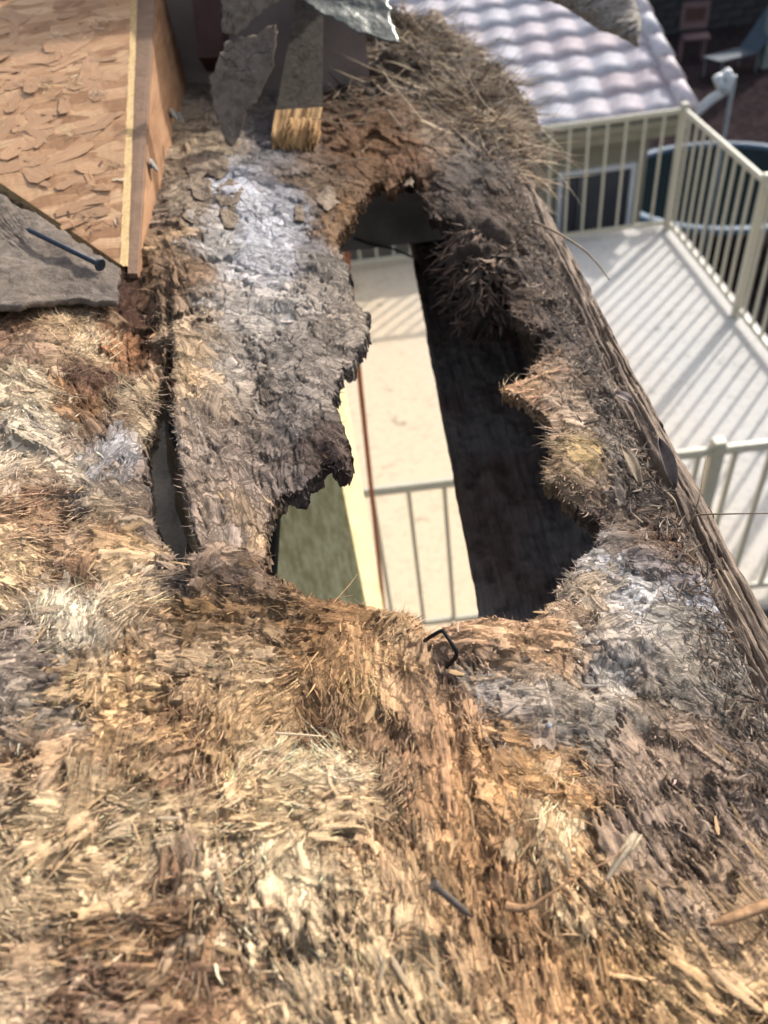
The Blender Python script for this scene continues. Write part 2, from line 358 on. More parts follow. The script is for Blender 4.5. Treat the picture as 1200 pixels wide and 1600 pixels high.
# spout from the roof corner and its pole
sp = empty('gutter_spout', tuple(atY(1085, 178, 7.4))); tag(sp, 'pale metal downspout elbow sticking out past the tiled roof corner', 'downspout'); S0 = sp.location.copy()
P = [Vector(atY(*q, 7.4)) - S0 for q in ((1060, 205), (1085, 178), (1112, 155), (1135, 140), (1140, 122), (1133, 112))]
MB().tube(P, .042, 10).build('pipe', M['spout'], sp, True)
P = [Vector(atY(*q, 7.38)) - S0 for q in ((1134, 142), (1126, 133), (1120, 119))]
MB().tube(P, .040, 10).build('elbow', M['spout'], sp, True)
q = Vector(atY(1148, 118, 7.5)); o = MB().tube([(0, 0, 0), (0, 0, q.z + 5.7)], .02, 8).build('metal_pole', M['galv'], None, True); o.location = (q.x, q.y, -5.7); tag(o, 'thin grey vertical pole standing in the yard beside the downspout', 'pole')
# trampoline
tx, ty, tz, tr = 5.2, 11.45, -4.85, 1.78
tp_ = empty('trampoline', (tx, ty, -5.7)); tag(tp_, 'round trampoline with blue edge pad and dark mat in shaded yard', 'trampoline')
def ring(r0, r1, z0, z1, n=64):
    b = bmesh.new(); A = []
    for k in range(n):
        a = 2 * math.pi * k / n; A.append([b.verts.new((math.cos(a) * r, math.sin(a) * r, z)) for r, z in ((r0, z0), ((r0 + r1) / 2, z1), (r1, z0), ((r0 + r1) / 2, z0 - .05))])
    for k in range(n):
        for j in range(4): b.faces.new((A[k][j], A[(k + 1) % n][j], A[(k + 1) % n][(j + 1) % 4], A[k][(j + 1) % 4]))
    m = MB(); m.b.free(); m.b = b; return m
ring(tr - .28, tr, .85, .89).build('edge_pad', M['blue'], tp_, True)
mm = MB(); bmesh.ops.create_circle(mm.b, cap_ends=True, radius=tr - .27, segments=64, matrix=Matrix.Translation((0, 0, .84))); mm.build('jumping_mat', M['mat'], tp_)
for k in range(8):
    a = 2 * math.pi * k / 8 + .2; MB().tube([(math.cos(a) * (tr - .1), math.sin(a) * (tr - .1), .82), (math.cos(a) * (tr - .05), math.sin(a) * (tr - .05), 0)], .025, 8).build('leg', M['galv'], tp_)
# yard wall of blocks
yw = empty('block_wall', (12, 23.5, -5.7)); tag(yw, 'dark grey block wall closing the yard at the back', 'wall')
MB().box((0, .06, 1.75), (26, .06, 3.5)).build('mortar', M['block'], yw)
bl = MB().box((0, 0, 0), (.59, .1, .19), None, .01).build('block', M['block'], yw); bl.location = (-9, 0, .1)
for r in range(13):
    for c in range(22):
        copy_of(bl, yw, (-10 + c * .6 + (.3 if r % 2 else 0), RNG.uniform(-.01, .01), .1 + r * .2))
# chair, lounger, white post
q = atZ(1078, 92, -5.7); ch = empty('garden_chair', tuple(q), -.25); ch.scale = (1.1, 1.1, 1.1); tag(ch, 'faded pink garden chair by the far yard wall', 'chair')
MB().box((0.05, -.1, .46), (.56, .5, .05), None, .02).build('seat', M['pink'], ch)
b = MB().box((0, .2, 1.0), (.58, .04, .12), None, .01); b.box((0, .2, .62), (.58, .04, .14), None, .01)
for s in (-1, 1): b.box((s * .25, .2, .81), (.08, .041, .27))
b.build('backrest', M['pink'], ch); MB().box((0, .215, .81), (.42, .02, .25)).build('back_cushion', M['rust'], ch)
for sx in (-1, 1):
    for sy in (-1, 1): MB().box((sx * .24, sy * .2 - .05, .218), (.04, .04, .436)).build('leg', M['pink'], ch)
q = atZ(1150, 112, -5.7); lo = empty('yard_lounger', tuple(q), .35); tag(lo, 'blue grey sling lounger with raised back in the shaded yard', 'lounger')
sl_ = MB(); sl_.slab([(-.8, -.3, .42), (.25, -.3, .40), (.25, .3, .40), (-.8, .3, .42)], (0, 0, -.03)); sl_.build('seat', M['sling'], lo)
MB().slab([(.26, -.3, .40), (.9, -.3, 1.15), (.9, .3, 1.15), (.26, .3, .40)], (.03, 0, -.02)).build('backrest', M['sling'], lo)
for x in (-.7, .3):
    for y in (-.28, .28): MB().tube([(x, y, 0), (x, y, .385)], .02, 6).build('leg', M['galv'], lo)
q = atZ(1196, 105, -5.7); o = MB().box((0, 0, 1.3), (.3, .3, 2.6), None, .02).build('white_post', M['white']); o.location = tuple(q); tag(o, 'pale post at the far right of the shaded yard', 'post')

# ================================================================== UNDER THE ROOF
o = MB().box((-.285, 1.155, -1.72), (.355, .41, 2.66), None, .004).build('pillar', M['stucco']); tag(o, 'mottled cream and green painted pillar seen through the hole', 'pillar')
rb0, rb1 = Vector(atY(589, 850, 1.5)), Vector(atY(538, 362, 1.5)); dd = (rb0 - rb1)
o = MB().tube([rb1 - dd * .1, rb0 + dd * .45], .0085, 4).build('red_strut', M['redtrim']); tag(o, 'thin dark red painted strut running down beside the cream pillar', 'strut')
zs = -.44
SOFF = [zs]; sf = None
bb = MB().box((0, .985, -.352), (.30, .028, .172), None, .002).build('blocking_board', M['dark_paint']); tag(bb, 'dark grey cross board under the roof at the far end of the hole', 'board')
wr = MB().tube([Vector(atY(*q, .965)) for q in ((552, 372), (580, 382), (612, 388), (640, 400), (665, 404))], .0016, 6).build('sagging_wire', M['nail']); tag(wr, 'thin dark wire sagging below the grey cross board', 'wire')
cl = MB().slab([(-.8, -.1, -.445), (-.115, -.1, -.445), (-.115, .99, -.445), (-.8, .99, -.445)], (0, 0, -.012)).build('ceiling_board', simple('cavity_shade_dark', (.02, .018, .016), .9, 9)); tag(cl, kind='structure')  # near-black colour puts the cavity's shade into this board
# grey painted rafter under the crack
rf = MB(); pr = []
A = [Vector(roofpt(x, y)) + Vector((0, 0, d)) for x, y, d in ((205, 600, -.006), (250, 640, -.008), (252, 700, -.010), (262, 740, -.012), (262, 765, -.012), (279, 812, -.014), (272, 845, -.016), (282, 905, -.018), (225, 905, -.014), (200, 760, -.008))]
rf.slab(A, (0, 0, -.05)); rf = rf.build('rafter_end', M['rafter']); tag(rf, 'smooth grey painted rafter showing in the long crack beside the hole', 'rafter')
ra = MB().box((-.23, .35, -.33), (.038, 1.1, .14)).build('beam', M['rafter'], rf)

# ================================================================== ROTTEN SHEATHING
CP = """20 500 130 95 70 20|100 510 205 170 125 150|30 560 150 120 95 20|140 540 215 185 145 35|60 640 205 180 145 -30|90 700 215 195 165 -25|30 720 215 190 160 60|40 800 180 140 105 10|70 850 190 150 110 5|30 900 210 175 130 -30|95 915 90 65 52 5|
150 670 125 98 75 -50|170 720 150 145 145 60|120 650 150 105 60 -50|200 650 185 160 125 -20|215 760 135 115 100 -40|160 800 175 150 120 20|220 830 125 108 95 -40|150 880 165 125 90 60|190 880 180 145 100 -20|110 960 215 195 165 75|180 950 215 190 155 50|230 930 205 170 125 20|280 930 140 120 105 0|330 960 140 105 65 0|380 930 120 98 82 -10|
210 440 90 62 45 20|190 470 72 45 32 70|215 500 85 55 38 80|200 540 150 100 60 85|230 420 150 110 68 10|260 400 175 140 100 -40|300 450 150 118 88 -60|290 520 168 142 112 -60|300 600 176 146 110 -60|330 700 150 131 116 -65|350 850 136 119 107 -80|400 850 170 140 105 90|380 700 138 119 106 -70|440 720 112 98 90 -80|145 600 80 52 40 75|100 590 150 120 90 0|
400 370 172 171 176 -60|380 300 180 180 188 20|430 400 172 168 172 -60|340 350 155 145 138 -50|320 400 155 148 142 -45|350 480 158 148 138 -50|430 480 155 146 137 -55|500 450 142 130 118 -60|540 480 138 124 110 -70|360 560 150 137 124 -50|450 560 136 125 115 50|500 600 128 116 106 80|470 660 112 101 94 90|400 640 140 124 109 -60|510 700 90 72 64 -20|330 240 158 138 112 0|300 260 168 143 112 10|300 320 150 130 108 20|420 250 112 107 107 20|480 300 118 97 77 -40|520 330 130 95 58 -30|540 250 120 85 55 -40|480 370 130 122 120 -30|520 400 120 110 100 -60|450 330 150 148 152 -10|
600 150 90 68 50 -10|650 200 125 95 70 20|700 220 165 140 115 -30|740 240 118 108 98 -50|600 250 120 85 52 -10|640 280 130 92 62 -60|700 320 88 74 64 -30|760 300 95 84 76 -50|800 350 100 82 68 -40|780 420 90 70 55 -60|850 420 112 98 88 -50|830 480 125 102 84 -20|880 520 104 92 84 -60|900 470 94 84 76 -65|830 600 206 160 116 20|790 605 214 164 114 15|880 640 188 160 132 0|900 700 158 130 82 -10|940 600 98 90 83 -60|960 700 120 110 102 -60|1000 750 122 108 97 -60|980 830 132 112 96 -10|1020 860 118 84 58 10|930 880 160 150 140 -20|960 930 175 172 172 -10|1100 950 168 166 175 -30|1050 1000 145 142 138 0|900 950 185 160 132 30|890 760 190 156 128 -30|860 735 185 152 114 -10|
760 1000 198 152 112 -10|850 1000 192 148 108 -8|800 1050 198 158 118 -10|640 970 170 135 95 40|560 970 152 112 72 -20|480 960 135 100 64 10|760 1080 178 174 174 0|810 1090 142 136 133 0|740 1060 165 145 125 -50|950 1050 180 176 172 0|930 1080 155 145 135 0|1000 1080 132 115 102 -20|1080 1060 155 147 137 -20|1150 1050 155 154 148 -40|1150 1130 124 115 107 -40|880 1130 118 113 108 0|950 1150 124 117 110 -20|1050 1150 148 125 108 -40|850 1160 172 126 80 -10|720 1150 175 130 90 -82|820 1200 192 142 86 -20|880 1230 196 140 80 -25|970 1200 155 130 115 -60|1050 1250 135 117 104 -55|1150 1250 145 124 112 -50|1000 1300 130 113 102 -55|1100 1350 145 119 99 -55|870 1300 205 178 138 85|800 1280 165 120 74 70|750 1350 135 94 58 -70|900 1380 180 145 104 -60|1000 1420 155 130 110 -60|1150 1450 160 135 110 -45|1050 1530 210 170 115 -45|950 1550 195 145 90 -70|850 1500 165 120 78 -80|780 1450 155 110 69 -80|1180 1560 196 156 106 -40|900 1450 196 166 121 -70|
420 1000 155 124 89 -30|500 1000 155 110 64 30|560 1060 175 130 80 90|600 1050 190 150 105 85|660 1100 155 120 90 90|640 1180 170 125 90 88|700 1250 190 140 90 88|560 1150 135 100 70 80|480 1130 115 80 50 -70|430 1100 190 150 100 30|350 1030 190 160 125 5|260 1040 195 160 125 5|330 1080 205 165 115 85|200 1010 155 115 75 85|60 1040 118 106 104 5|30 1110 170 155 140 0|90 1110 180 160 140 0|130 1080 210 170 110 5|170 1150 200 155 100 5|230 1130 195 150 100 5|60 1200 165 125 90 0|150 1200 170 135 100 60|290 1180 88 58 43 80|300 1230 84 54 38 60|350 1200 205 155 95 -70|420 1200 225 195 150 40|450 1240 220 190 145 20|520 1180 220 195 155 -30|560 1220 195 165 125 30|500 1270 205 170 120 10|600 1300 200 160 115 -70|380 1270 200 165 120 25|
50 1260 205 175 135 10|150 1290 220 190 145 5|250 1300 215 185 140 5|270 1350 112 84 70 80|100 1330 180 150 110 50|60 1400 210 180 140 -40|200 1400 200 165 120 10|60 1500 195 165 130 20|230 1440 122 84 54 0|180 1480 112 78 48 0|280 1500 122 80 45 0|130 1560 135 100 84 10|270 1570 130 86 54 60|350 1350 222 196 158 -80|400 1450 214 186 146 -70|480 1500 214 186 148 -75|450 1380 220 196 155 80|550 1330 195 155 110 -75|540 1430 205 170 125 -80|380 1560 210 170 125 -60|600 1500 210 180 135 -80|700 1480 155 120 85 -60|650 1560 210 180 135 -70|620 1400 190 155 115 85|700 1400 170 130 85 85|20 1590 210 180 145 0"""
CP = np.array([[float(v) for v in q.split()] for q in CP.replace('\n', '').split('|') if q.strip()])
lowm = CP[:, 1] > 990; CP[lowm, 2:5] = CP[lowm, 2:5] * .80 + np.array([205, 166, 118]) * .22 * np.where(CP[lowm, 0] > 920, .86, 1)[:, None]
CPX, CPC, CPA = CP[:, :2], lin(CP[:, 2:5]), np.radians(CP[:, 5])
def zones(px, py, seed=3, warp=34.0):
    wx = px + warp * fbm(px / 60, py / 60, seed, 3) * 1.5; wy = py + warp * fbm(px / 60 + 31, py / 60 + 7, seed + 5, 3) * 1.5
    N = len(px); col = np.empty((N, 3)); ang_ = np.empty(N)
    for s in range(0, N, 20000):
        d2 = (wx[s:s + 20000, None] - CPX[:, 0]) ** 2 + (wy[s:s + 20000, None] - CPX[:, 1]) ** 2 + 60
        W_ = d2 ** -2.2; ws = W_.sum(1, keepdims=True); col[s:s + 20000] = (W_ @ CPC) / ws
        c2 = (W_ @ np.cos(2 * CPA)); s2 = (W_ @ np.sin(2 * CPA)); ang_[s:s + 20000] = .5 * np.arctan2(s2, c2)
    return spots(px, py, col), ang_
SR = np.random.default_rng(5); SPOT = np.concatenate([np.stack([SR.normal(cx, rx, n), SR.normal(cy, ry, n), SR.uniform(2.5, r, n)], 1) for cx, cy, rx, ry, n, r in
 ((90, 1110, 55, 45, 34, 9), (70, 1040, 25, 10, 5, 14), (250, 1050, 60, 25, 14, 8), (275, 1130, 20, 14, 4, 12), (30, 1380, 50, 60, 16, 8), (270, 1340, 30, 30, 8, 13), (700, 1300, 80, 120, 22, 6), (950, 1400, 90, 90, 18, 6), (190, 1480, 60, 40, 12, 14), (740, 1410, 20, 40, 5, 12), (430, 1290, 120, 60, 14, 6))])
def spots(px, py, col):
    for a, b, r in SPOT:
        m = (np.abs(px - a) < 3 * r) & (np.abs(py - b) < 3 * r)
        if m.any():
            d = np.hypot((px[m] - a) / 1.4, py[m] - b) / r * (1 + .5 * vnoise(px[m] / 5, py[m] / 5, int(a))); col[m] *= (1 - .62 * np.exp(-d ** 4))[:, None]
    return col
def poly(s): return np.array([[float(v) for v in q.split()] for q in s.split('|')])
HOLE = poly("585 290|560 320|548 345|530 365|530 385|545 400|545 430|556 455|572 480|575 500|568 530|548 555|535 570|528 590|530 610|522 630|535 660|540 690|548 710|545 735|520 725|505 712|495 730|470 750|440 760|425 780|412 810|415 840|418 870|412 900|440 912|480 928|530 935|580 945|620 952|650 960|665 985|690 990|720 978|745 972|790 968|830 970|850 960|870 935|872 915|890 895|905 870|930 855|928 835|945 810|940 790|915 780|895 765|870 745|850 740|852 715|865 700|860 690|868 665|855 655|835 635|810 618|780 608|785 595|820 580|845 560|850 520|820 490|800 480|790 430|770 390|740 360|700 350|670 340|665 300|640 290|610 300")
HOLES = [HOLE,
 poly("264 540|269 545|270 560|275 610|277 640|280 690|286 745|297 800|306 840|326 897|285 897|272 872|250 840|236 805|231 760|233 700|242 655|250 600|258 560"),
 poly("116 590|126 583|138 592|135 602|122 602"), poly("202 588|208 584|216 592|213 610|205 614|200 600"),
 poly("482 1132|494 1128|504 1140|506 1160|500 1174|490 1170|486 1150")]
def inside(px, py, P):
    r = np.zeros(px.shape, bool); n = len(P)
    for i in range(n):
        x0, y0 = P[i]; x1, y1 = P[(i + 1) % n]
        if y0 == y1: continue
        c = ((y0 > py) != (y1 > py)) & (px < (x1 - x0) * (py - y0) / (y1 - y0) + x0); r ^= c
    return r
def edge_dist(px, py, P):
    d = np.full(px.shape, 1e9); n = len(P)
    for i in range(n):
        a, b = P[i], P[(i + 1) % n]; ab = b - a; t = np.clip(((px - a[0]) * ab[0] + (py - a[1]) * ab[1]) / (ab @ ab), 0, 1)
        d = np.minimum(d, np.hypot(px - a[0] - t * ab[0], py - a[1] - t * ab[1]))
    return d
# grid over the roof plane, finer near the eye
XS = np.arange(-.52, .136, .00066); ys = [-.06]
while ys[-1] < 1.55: ys.append(ys[-1] + .00050 * (1 + 4.6 * max(0, ys[-1])))
YS = np.array(ys); GX, GY = np.meshgrid(XS, YS); NY, NX = GX.shape
P0 = np.stack([GX, GY, roofz(GX)], -1); PXg, PYg = topx(P0)
# the rotten edges are uneven: shift the outline by noise
ex = PXg + 9 * fbm(GX * 110, GY * 110, 51, 3); ey = PYg + 9 * fbm(GX * 110 + 9, GY * 110, 57, 3)
ex = ex + 5 * vnoise(GX * 900, GY * 900, 71); ey = ey + 5 * vnoise(GX * 900, GY * 900, 73)
hole = np.zeros(GX.shape, bool)
for hp in HOLES: hole |= inside(ex, ey, hp)
dE = np.minimum(edge_dist(PXg, PYg, HOLE), edge_dist(PXg, PYg, HOLES[1]))
dep = np.clip(np.hypot(GY, .3), .28, 2)
H = .0075 * fbm(GX * 14, GY * 14, 5, 3) + .0045 * fbm(GX * 45, GY * 45, 9, 3) + .0022 * fbm(GX * 160, GY * 160, 13, 3)
def gb(cx, cy, rx, ry, a, rot=0):
    global H
    c, s = math.cos(math.radians(rot)), math.sin(math.radians(rot)); X, Y = PXg - cx, -(PYg - cy)
    u, v = (X * c + Y * s) / rx, (-X * s + Y * c) / ry; H = H + a * np.exp(-(u * u + v * v))
for g in [(215, 470, 30, 50, -.014), (190, 560, 28, 60, -.010, -20), (264, 500, 7, 60, -.010, 5), (95, 915, 70, 25, -.006), (100, 810, 30, 20, -.009), (490, 1140, 45, 40, -.010), (300, 1200, 45, 70, -.006),
          (460, 900, 260, 26, .006), (330, 640, 40, 200, .009, 8), (380, 330, 90, 80, .008), (470, 600, 80, 120, .006), (700, 1000, 80, 30, .004), (1000, 880, 110, 60, .009), (960, 1000, 130, 50, .006),
          (850, 600, 60, 35, .004), (150, 700, 120, 100, .006), (60, 640, 60, 120, .007), (900, 1110, 90, 30, .005), (1010, 1150, 60, 14, -.006, -30), (700, 1110, 14, 140, -.006, 12), (860, 1290, 30, 90, .004), (740, 1350, 40, 60, -.006),
          (270, 1570, 90, 80, -.005), (600, 1280, 30, 70, -.005), (700, 240, 120, 60, .016, -25), (620, 200, 120, 90, .014), (800, 330, 60, 120, .012, 40)]: gb(*g)
H -= .006 * np.exp(-(edge_dist(PXg, PYg, HOLE) / 14) ** 2)                               # rims sag
dC = edge_dist(PXg, PYg, HOLES[1]); cxl = np.interp(PYg, [440, 560, 650, 740, 800, 893], [266, 258, 256, 262, 270, 305])
H += np.where(PXg > cxl, .0075 * np.exp(-((dC - 10) / 22) ** 2), -.004 * np.exp(-(dC / 18) ** 2))   # curled lip of the crack
crG = np.clip(1.4 - np.hypot((PXg - 430) / 150, (PYg - 470) / 270), 0, 1) * (PXg > 300) + np.clip(1.3 - np.hypot((PXg - 980) / 150, (PYg - 1040) / 110), 0, 1)
cn = fbm(GX * 60 + 3, GY * 45, 701, 4); H += crG * (.0055 * fbm(GX * 55, GY * 45, 703, 4) - .0028 * np.exp(-(cn / .03) ** 2) * (fbm(GX * 25, GY * 20, 709, 2) > -.05) + .0005 * fbm(GX * 420, GY * 350, 705, 3))
# long crevices following the grain
_, agG = zones(PXg[::6, ::6].ravel(), PYg[::6, ::6].ravel(), 3, 24); agG = np.kron(agG.reshape(PXg[::6, ::6].shape), np.ones((6, 6)))[:NY, :NX]
for k, (a0, lo_, hi_) in enumerate(((90, 70, 110), (-55, -70, -35), (0, -22, 22), (-75, -90, -60), (30, 15, 60))):
    ad = np.abs((np.degrees(agG) - a0 + 90) % 180 - 90); wgt = np.clip(1.4 - ad / 18, 0, 1); ca, sa = math.cos(math.radians(a0)), math.sin(math.radians(a0))
    X_, Y_ = PXg, -PYg; uu = (X_ * ca + Y_ * sa); vv = (-X_ * sa + Y_ * ca); n_ = fbm(uu / 150, vv / 26 + .5 * fbm(uu / 60, vv / 60, 3, 2), 500 + k, 4)
    crev = np.exp(-(n_ / .05) ** 2) * np.clip(.5 + 2.5 * fbm(X_ / 120, Y_ / 120, 600 + k, 2), 0, 1); wgt = wgt * (1 - np.clip(crG, 0, 1)); H -= .0032 * wgt * crev; H += wgt * .0014 * fbm(uu / 90, vv / 7, 520 + k, 3)
gx, gy = np.arange(NX), np.arange(NY)
# lapped flakes raised one over the other
NF = 15000
fpx = RNG.uniform(-140, 1330, NF); fpy = RNG.uniform(120, 1720, NF)
fp = np.array([roofpt(a, b) for a, b in zip(fpx, fpy)])
colF, angF = zones(fpx, fpy, 3, 24)
e1 = np.array([roofpt(a + 4 * math.cos(t), b - 4 * math.sin(t)) for a, b, t in zip(fpx, fpy, angF)]) - fp
thF = np.arctan2(e1[:, 1], e1[:, 0]) + RNG.normal(0, .2, NF)
thF[RNG.random(NF) < .12] += 1.2
crust = np.clip(1.3 - np.hypot((fpx - 430) / 150, (fpy - 470) / 270), 0, 1) * (fpx > 285) + .8 * np.clip(1.3 - np.hypot((fpx - 960) / 120, (fpy - 1060) / 110), 0, 1)
thF = thF + RNG.normal(0, 1.2, NF) * np.clip(crust * 1.5, 0, 1)
sat = (colF.max(1) - colF.min(1)) / (colF.max(1) + 1e-6)                                  # grey weathered wood frays less
fray = np.clip((sat - .25) / .4, .12, 1) * np.clip(.55 + 1.5 * fbm(fpx / 95, fpy / 95, 44, 3), .08, 1)
LF = RNG.uniform(.005, .021, NF) * (1 + .9 * fp[:, 1].clip(0)) * (1 + .5 * np.clip((fpy - 1050) / 300, 0, 1)); LF = LF * (1 - .45 * np.clip(crust, 0, 1)); WF = LF * RNG.uniform(.07, .24, NF) * (1.9 - .9 * fray) * (1 + 1.2 * np.clip(crust, 0, 1))
Hf = H.copy(); FID = -np.ones(GX.shape, int)
Uu = GX.copy(); Vv = GY.copy(); BR = np.ones(GX.shape)
for i in np.argsort(-LF):
    X0, Y0 = fp[i, 0], fp[i, 1]
    if not (-.62 < X0 < .16 and -.07 < Y0 < 1.6): continue
    r = LF[i] * 1.05; i0, i1 = np.searchsorted(XS, [X0 - r, X0 + r]); j0, j1 = np.searchsorted(YS, [Y0 - r, Y0 + r])
    if i1 - i0 < 2 or j1 - j0 < 2: continue
    sl = (slice(j0, j1), slice(i0, i1)); dx, dy = GX[sl] - X0, GY[sl] - Y0; c, s = math.cos(thF[i]), math.sin(thF[i])
    u, v = dx * c + dy * s, -dx * s + dy * c
    rag = (.2 + .35 * fray[i]) * vnoise(v * 1400, u * 40, i) ; m = (np.abs(v) < WF[i] * (1 + .3 * vnoise(u * 300, v * 0, i))) & (np.abs(u) < LF[i] * (.75 + rag))
    cj, ci = (j0 + j1) // 2, (i0 + i1) // 2
    h = H[min(cj, NY - 1), min(ci, NX - 1)] * .22 + H[sl] * .78 + .0003 + RNG.uniform(-.0005, .0008) * (.25 + fray[i]) + u * RNG.normal(0, .07) * (.25 + fray[i]) + v * RNG.normal(0, .05 + .1 * fray[i]) + (.0007 * fray[i] + .0002) * vnoise(v * 620, u * 45, i + 5)
    m &= h > Hf[sl]
    if not m.any(): continue
    Hf[sl] = np.where(m, h, Hf[sl]); FID[sl] = np.where(m, i, FID[sl]); Uu[sl] = np.where(m, u + i * .37, Uu[sl]); Vv[sl] = np.where(m, v + i * .11, Vv[sl])
H = Hf
colG, _ = zones(PXg.ravel(), PYg.ravel()); colG = colG.reshape(NY, NX, 3)
fj = RNG.normal(1.05, .14, NF).clip(.45, 1.6); has = FID >= 0
colG[has] = .35 * colG[has] + .65 * colF[FID[has]] * fj[FID[has]][:, None]
ALB = .97
def desat(c, k=.13):
    g = c @ np.array([.3, .59, .11]); s_ = (c.max(-1) - c.min(-1)) / (c.max(-1) + 1e-6); return (c * (1 - k) + g[..., None] * k) * (1 + .22 * np.clip((.5 - s_) / .3, 0, 1))[..., None]
colG = np.clip(desat(colG) * ALB, .01, .8)
VP = np.stack([GX, GY, roofz(GX) + H], -1)
keep = ~hole; inframe = (PXg > -170) & (PXg < 1400) & (PYg > 60) & (PYg < 1760)
box_cut = inside(PXg, PYg, poly("-900 -300|205 -300|200 330|110 330|-10 250|-900 -100"))
q = keep & inframe & ~box_cut
fm = q[:-1, :-1] & q[1:, :-1] & q[:-1, 1:] & q[1:, 1:]
idx = np.arange(NX * NY).reshape(NY, NX)
Fq = np.stack([idx[:-1, :-1][fm], idx[:-1, 1:][fm], idx[1:, 1:][fm], idx[1:, :-1][fm]], 1)
# broken edges: walls hanging from the rim of every opening
used = np.zeros((NY + 1, NX + 1), bool); used[1:, 1:] = False
fpad = np.zeros((NY + 1, NX + 1), bool); fpad[1:NY, 1:NX] = fm
segs = []
jj, ii = np.where(fpad[1:NY, 1:NX] & ~fpad[0:NY - 1, 1:NX]); segs += list(zip(idx[jj, ii], idx[jj, ii + 1]))
jj, ii = np.where(fpad[1:NY, 1:NX] & ~fpad[2:NY + 1, 1:NX]); segs += list(zip(idx[jj + 1, ii + 1], idx[jj + 1, ii]))
jj, ii = np.where(fpad[1:NY, 1:NX] & ~fpad[1:NY, 0:NX - 1]); segs += list(zip(idx[jj + 1, ii], idx[jj, ii]))
jj, ii = np.where(fpad[1:NY, 1:NX] & ~fpad[1:NY, 2:NX + 1]); segs += list(zip(idx[jj, ii + 1], idx[jj + 1, ii + 1]))
segs = np.array(segs); rim = np.unique(segs); rmap = {}
Vf = VP.reshape(-1, 3); Cf = colG.reshape(-1, 3); nV = len(Vf); ext = []; ecol = []; efib = []; nl_ = 5
fibf = np.stack([Uu, Vv, 0 * Uu], -1).reshape(-1, 3)
rr = Vf[rim]; NR = len(rim); hx = vnoise(rr[:, 0] * 300, rr[:, 1] * 300, 91); hy = vnoise(rr[:, 0] * 300 + 5, rr[:, 1] * 300, 93)
for k in range(1, nl_ + 1):
    d = k / nl_ * .011; o_ = rr.copy(); o_[:, 2] -= d * (1 + .5 * hx)
    o_[:, 0] += .0025 * vnoise(rr[:, 0] * 400 + k * 3, rr[:, 1] * 400, 95); o_[:, 1] += .0025 * vnoise(rr[:, 0] * 400 + k * 5, rr[:, 1] * 400, 97)
    ext.append(o_); lay = hsh(np.full(NR, k), np.floor(rr[:, 0] * 60 + rr[:, 1] * 60), 7)
    ecol.append(np.clip(Cf[rim] * (.55 + .6 * lay)[:, None], .01, .7)); efib.append(np.stack([rr[:, 0] + rr[:, 1], np.full(NR, k * .0022), 0 * hx], 1))
lut = np.full(nV, -1); lut[rim] = np.arange(NR)
sk_ = []; a, b = lut[segs[:, 0]], lut[segs[:, 1]]
sk_.append(np.stack([segs[:, 1], segs[:, 0], nV + a, nV + b], 1))
for k in range(1, nl_): sk_.append(np.stack([nV + (k - 1) * NR + b, nV + (k - 1) * NR + a, nV + k * NR + a, nV + k * NR + b], 1))
allV = np.concatenate([Vf] + ext); allC = np.concatenate([Cf] + ecol); allU = np.concatenate([fibf] + efib); allF = np.concatenate([Fq] + sk_)
u_, inv = np.unique(allF, return_inverse=True); allF = inv.reshape(allF.shape)
roof = mesh_np('rotten_sheathing', allV[u_], allF, M['rot'], None, allC[u_], allU[u_])
tag(roof, 'rotted shredded roof sheathing board with a ragged hole and a long crack', 'roof sheathing')
def zat(X, Y):
    i = np.clip(np.searchsorted(XS, X), 0, NX - 1); j = np.clip(np.searchsorted(YS, Y), 0, NY - 1); return roofz(X) + H[j, i], q[j, i], dE[j, i]

# ------------------------------------------------------------------ splinters and fibres
def blades(P, D, L, W_, lift, curl, col, N2=None):
    """tapered three-edged splinters; P base, D unit planar heading, lift in radians"""
    n = len(P); side = np.stack([-D[:, 1], D[:, 0], np.zeros(n)], 1); sd_ = RNG.normal(0, .5, n)
    up = np.array([.2425, 0, .9701]); side = side * np.cos(sd_)[:, None] + up * np.sin(sd_)[:, None]
    D3 = np.stack([D[:, 0], D[:, 1], -.25 * D[:, 0]], 1); V = []; sw = RNG.normal(0, .28, n)
    for t in (0., .55, 1.):
        hgt = L * (np.sin(lift) * t + curl * t * t); along = L * t * np.cos(lift); swy = L * sw * t * t
        c = P + D3 * along[:, None] + up * hgt[:, None] + side * swy[:, None]; ww = W_ * (1 - .85 * t ** 2.2) * .5
        V += [c - side * ww[:, None], c + up * (ww * .8)[:, None], c + side * ww[:, None]]
    V = np.stack(V, 1).reshape(-1, 3); b = (np.arange(n) * 9)[:, None]; fs = []
    for k in range(2):
        for j in range(2): fs.append(b + np.array([[k * 3 + j, k * 3 + j + 1, k * 3 + j + 4, k * 3 + j + 3]]))
    cc = np.repeat(col[:, None, :], 9, 1)
    return V, np.concatenate(fs), cc.reshape(-1, 3)
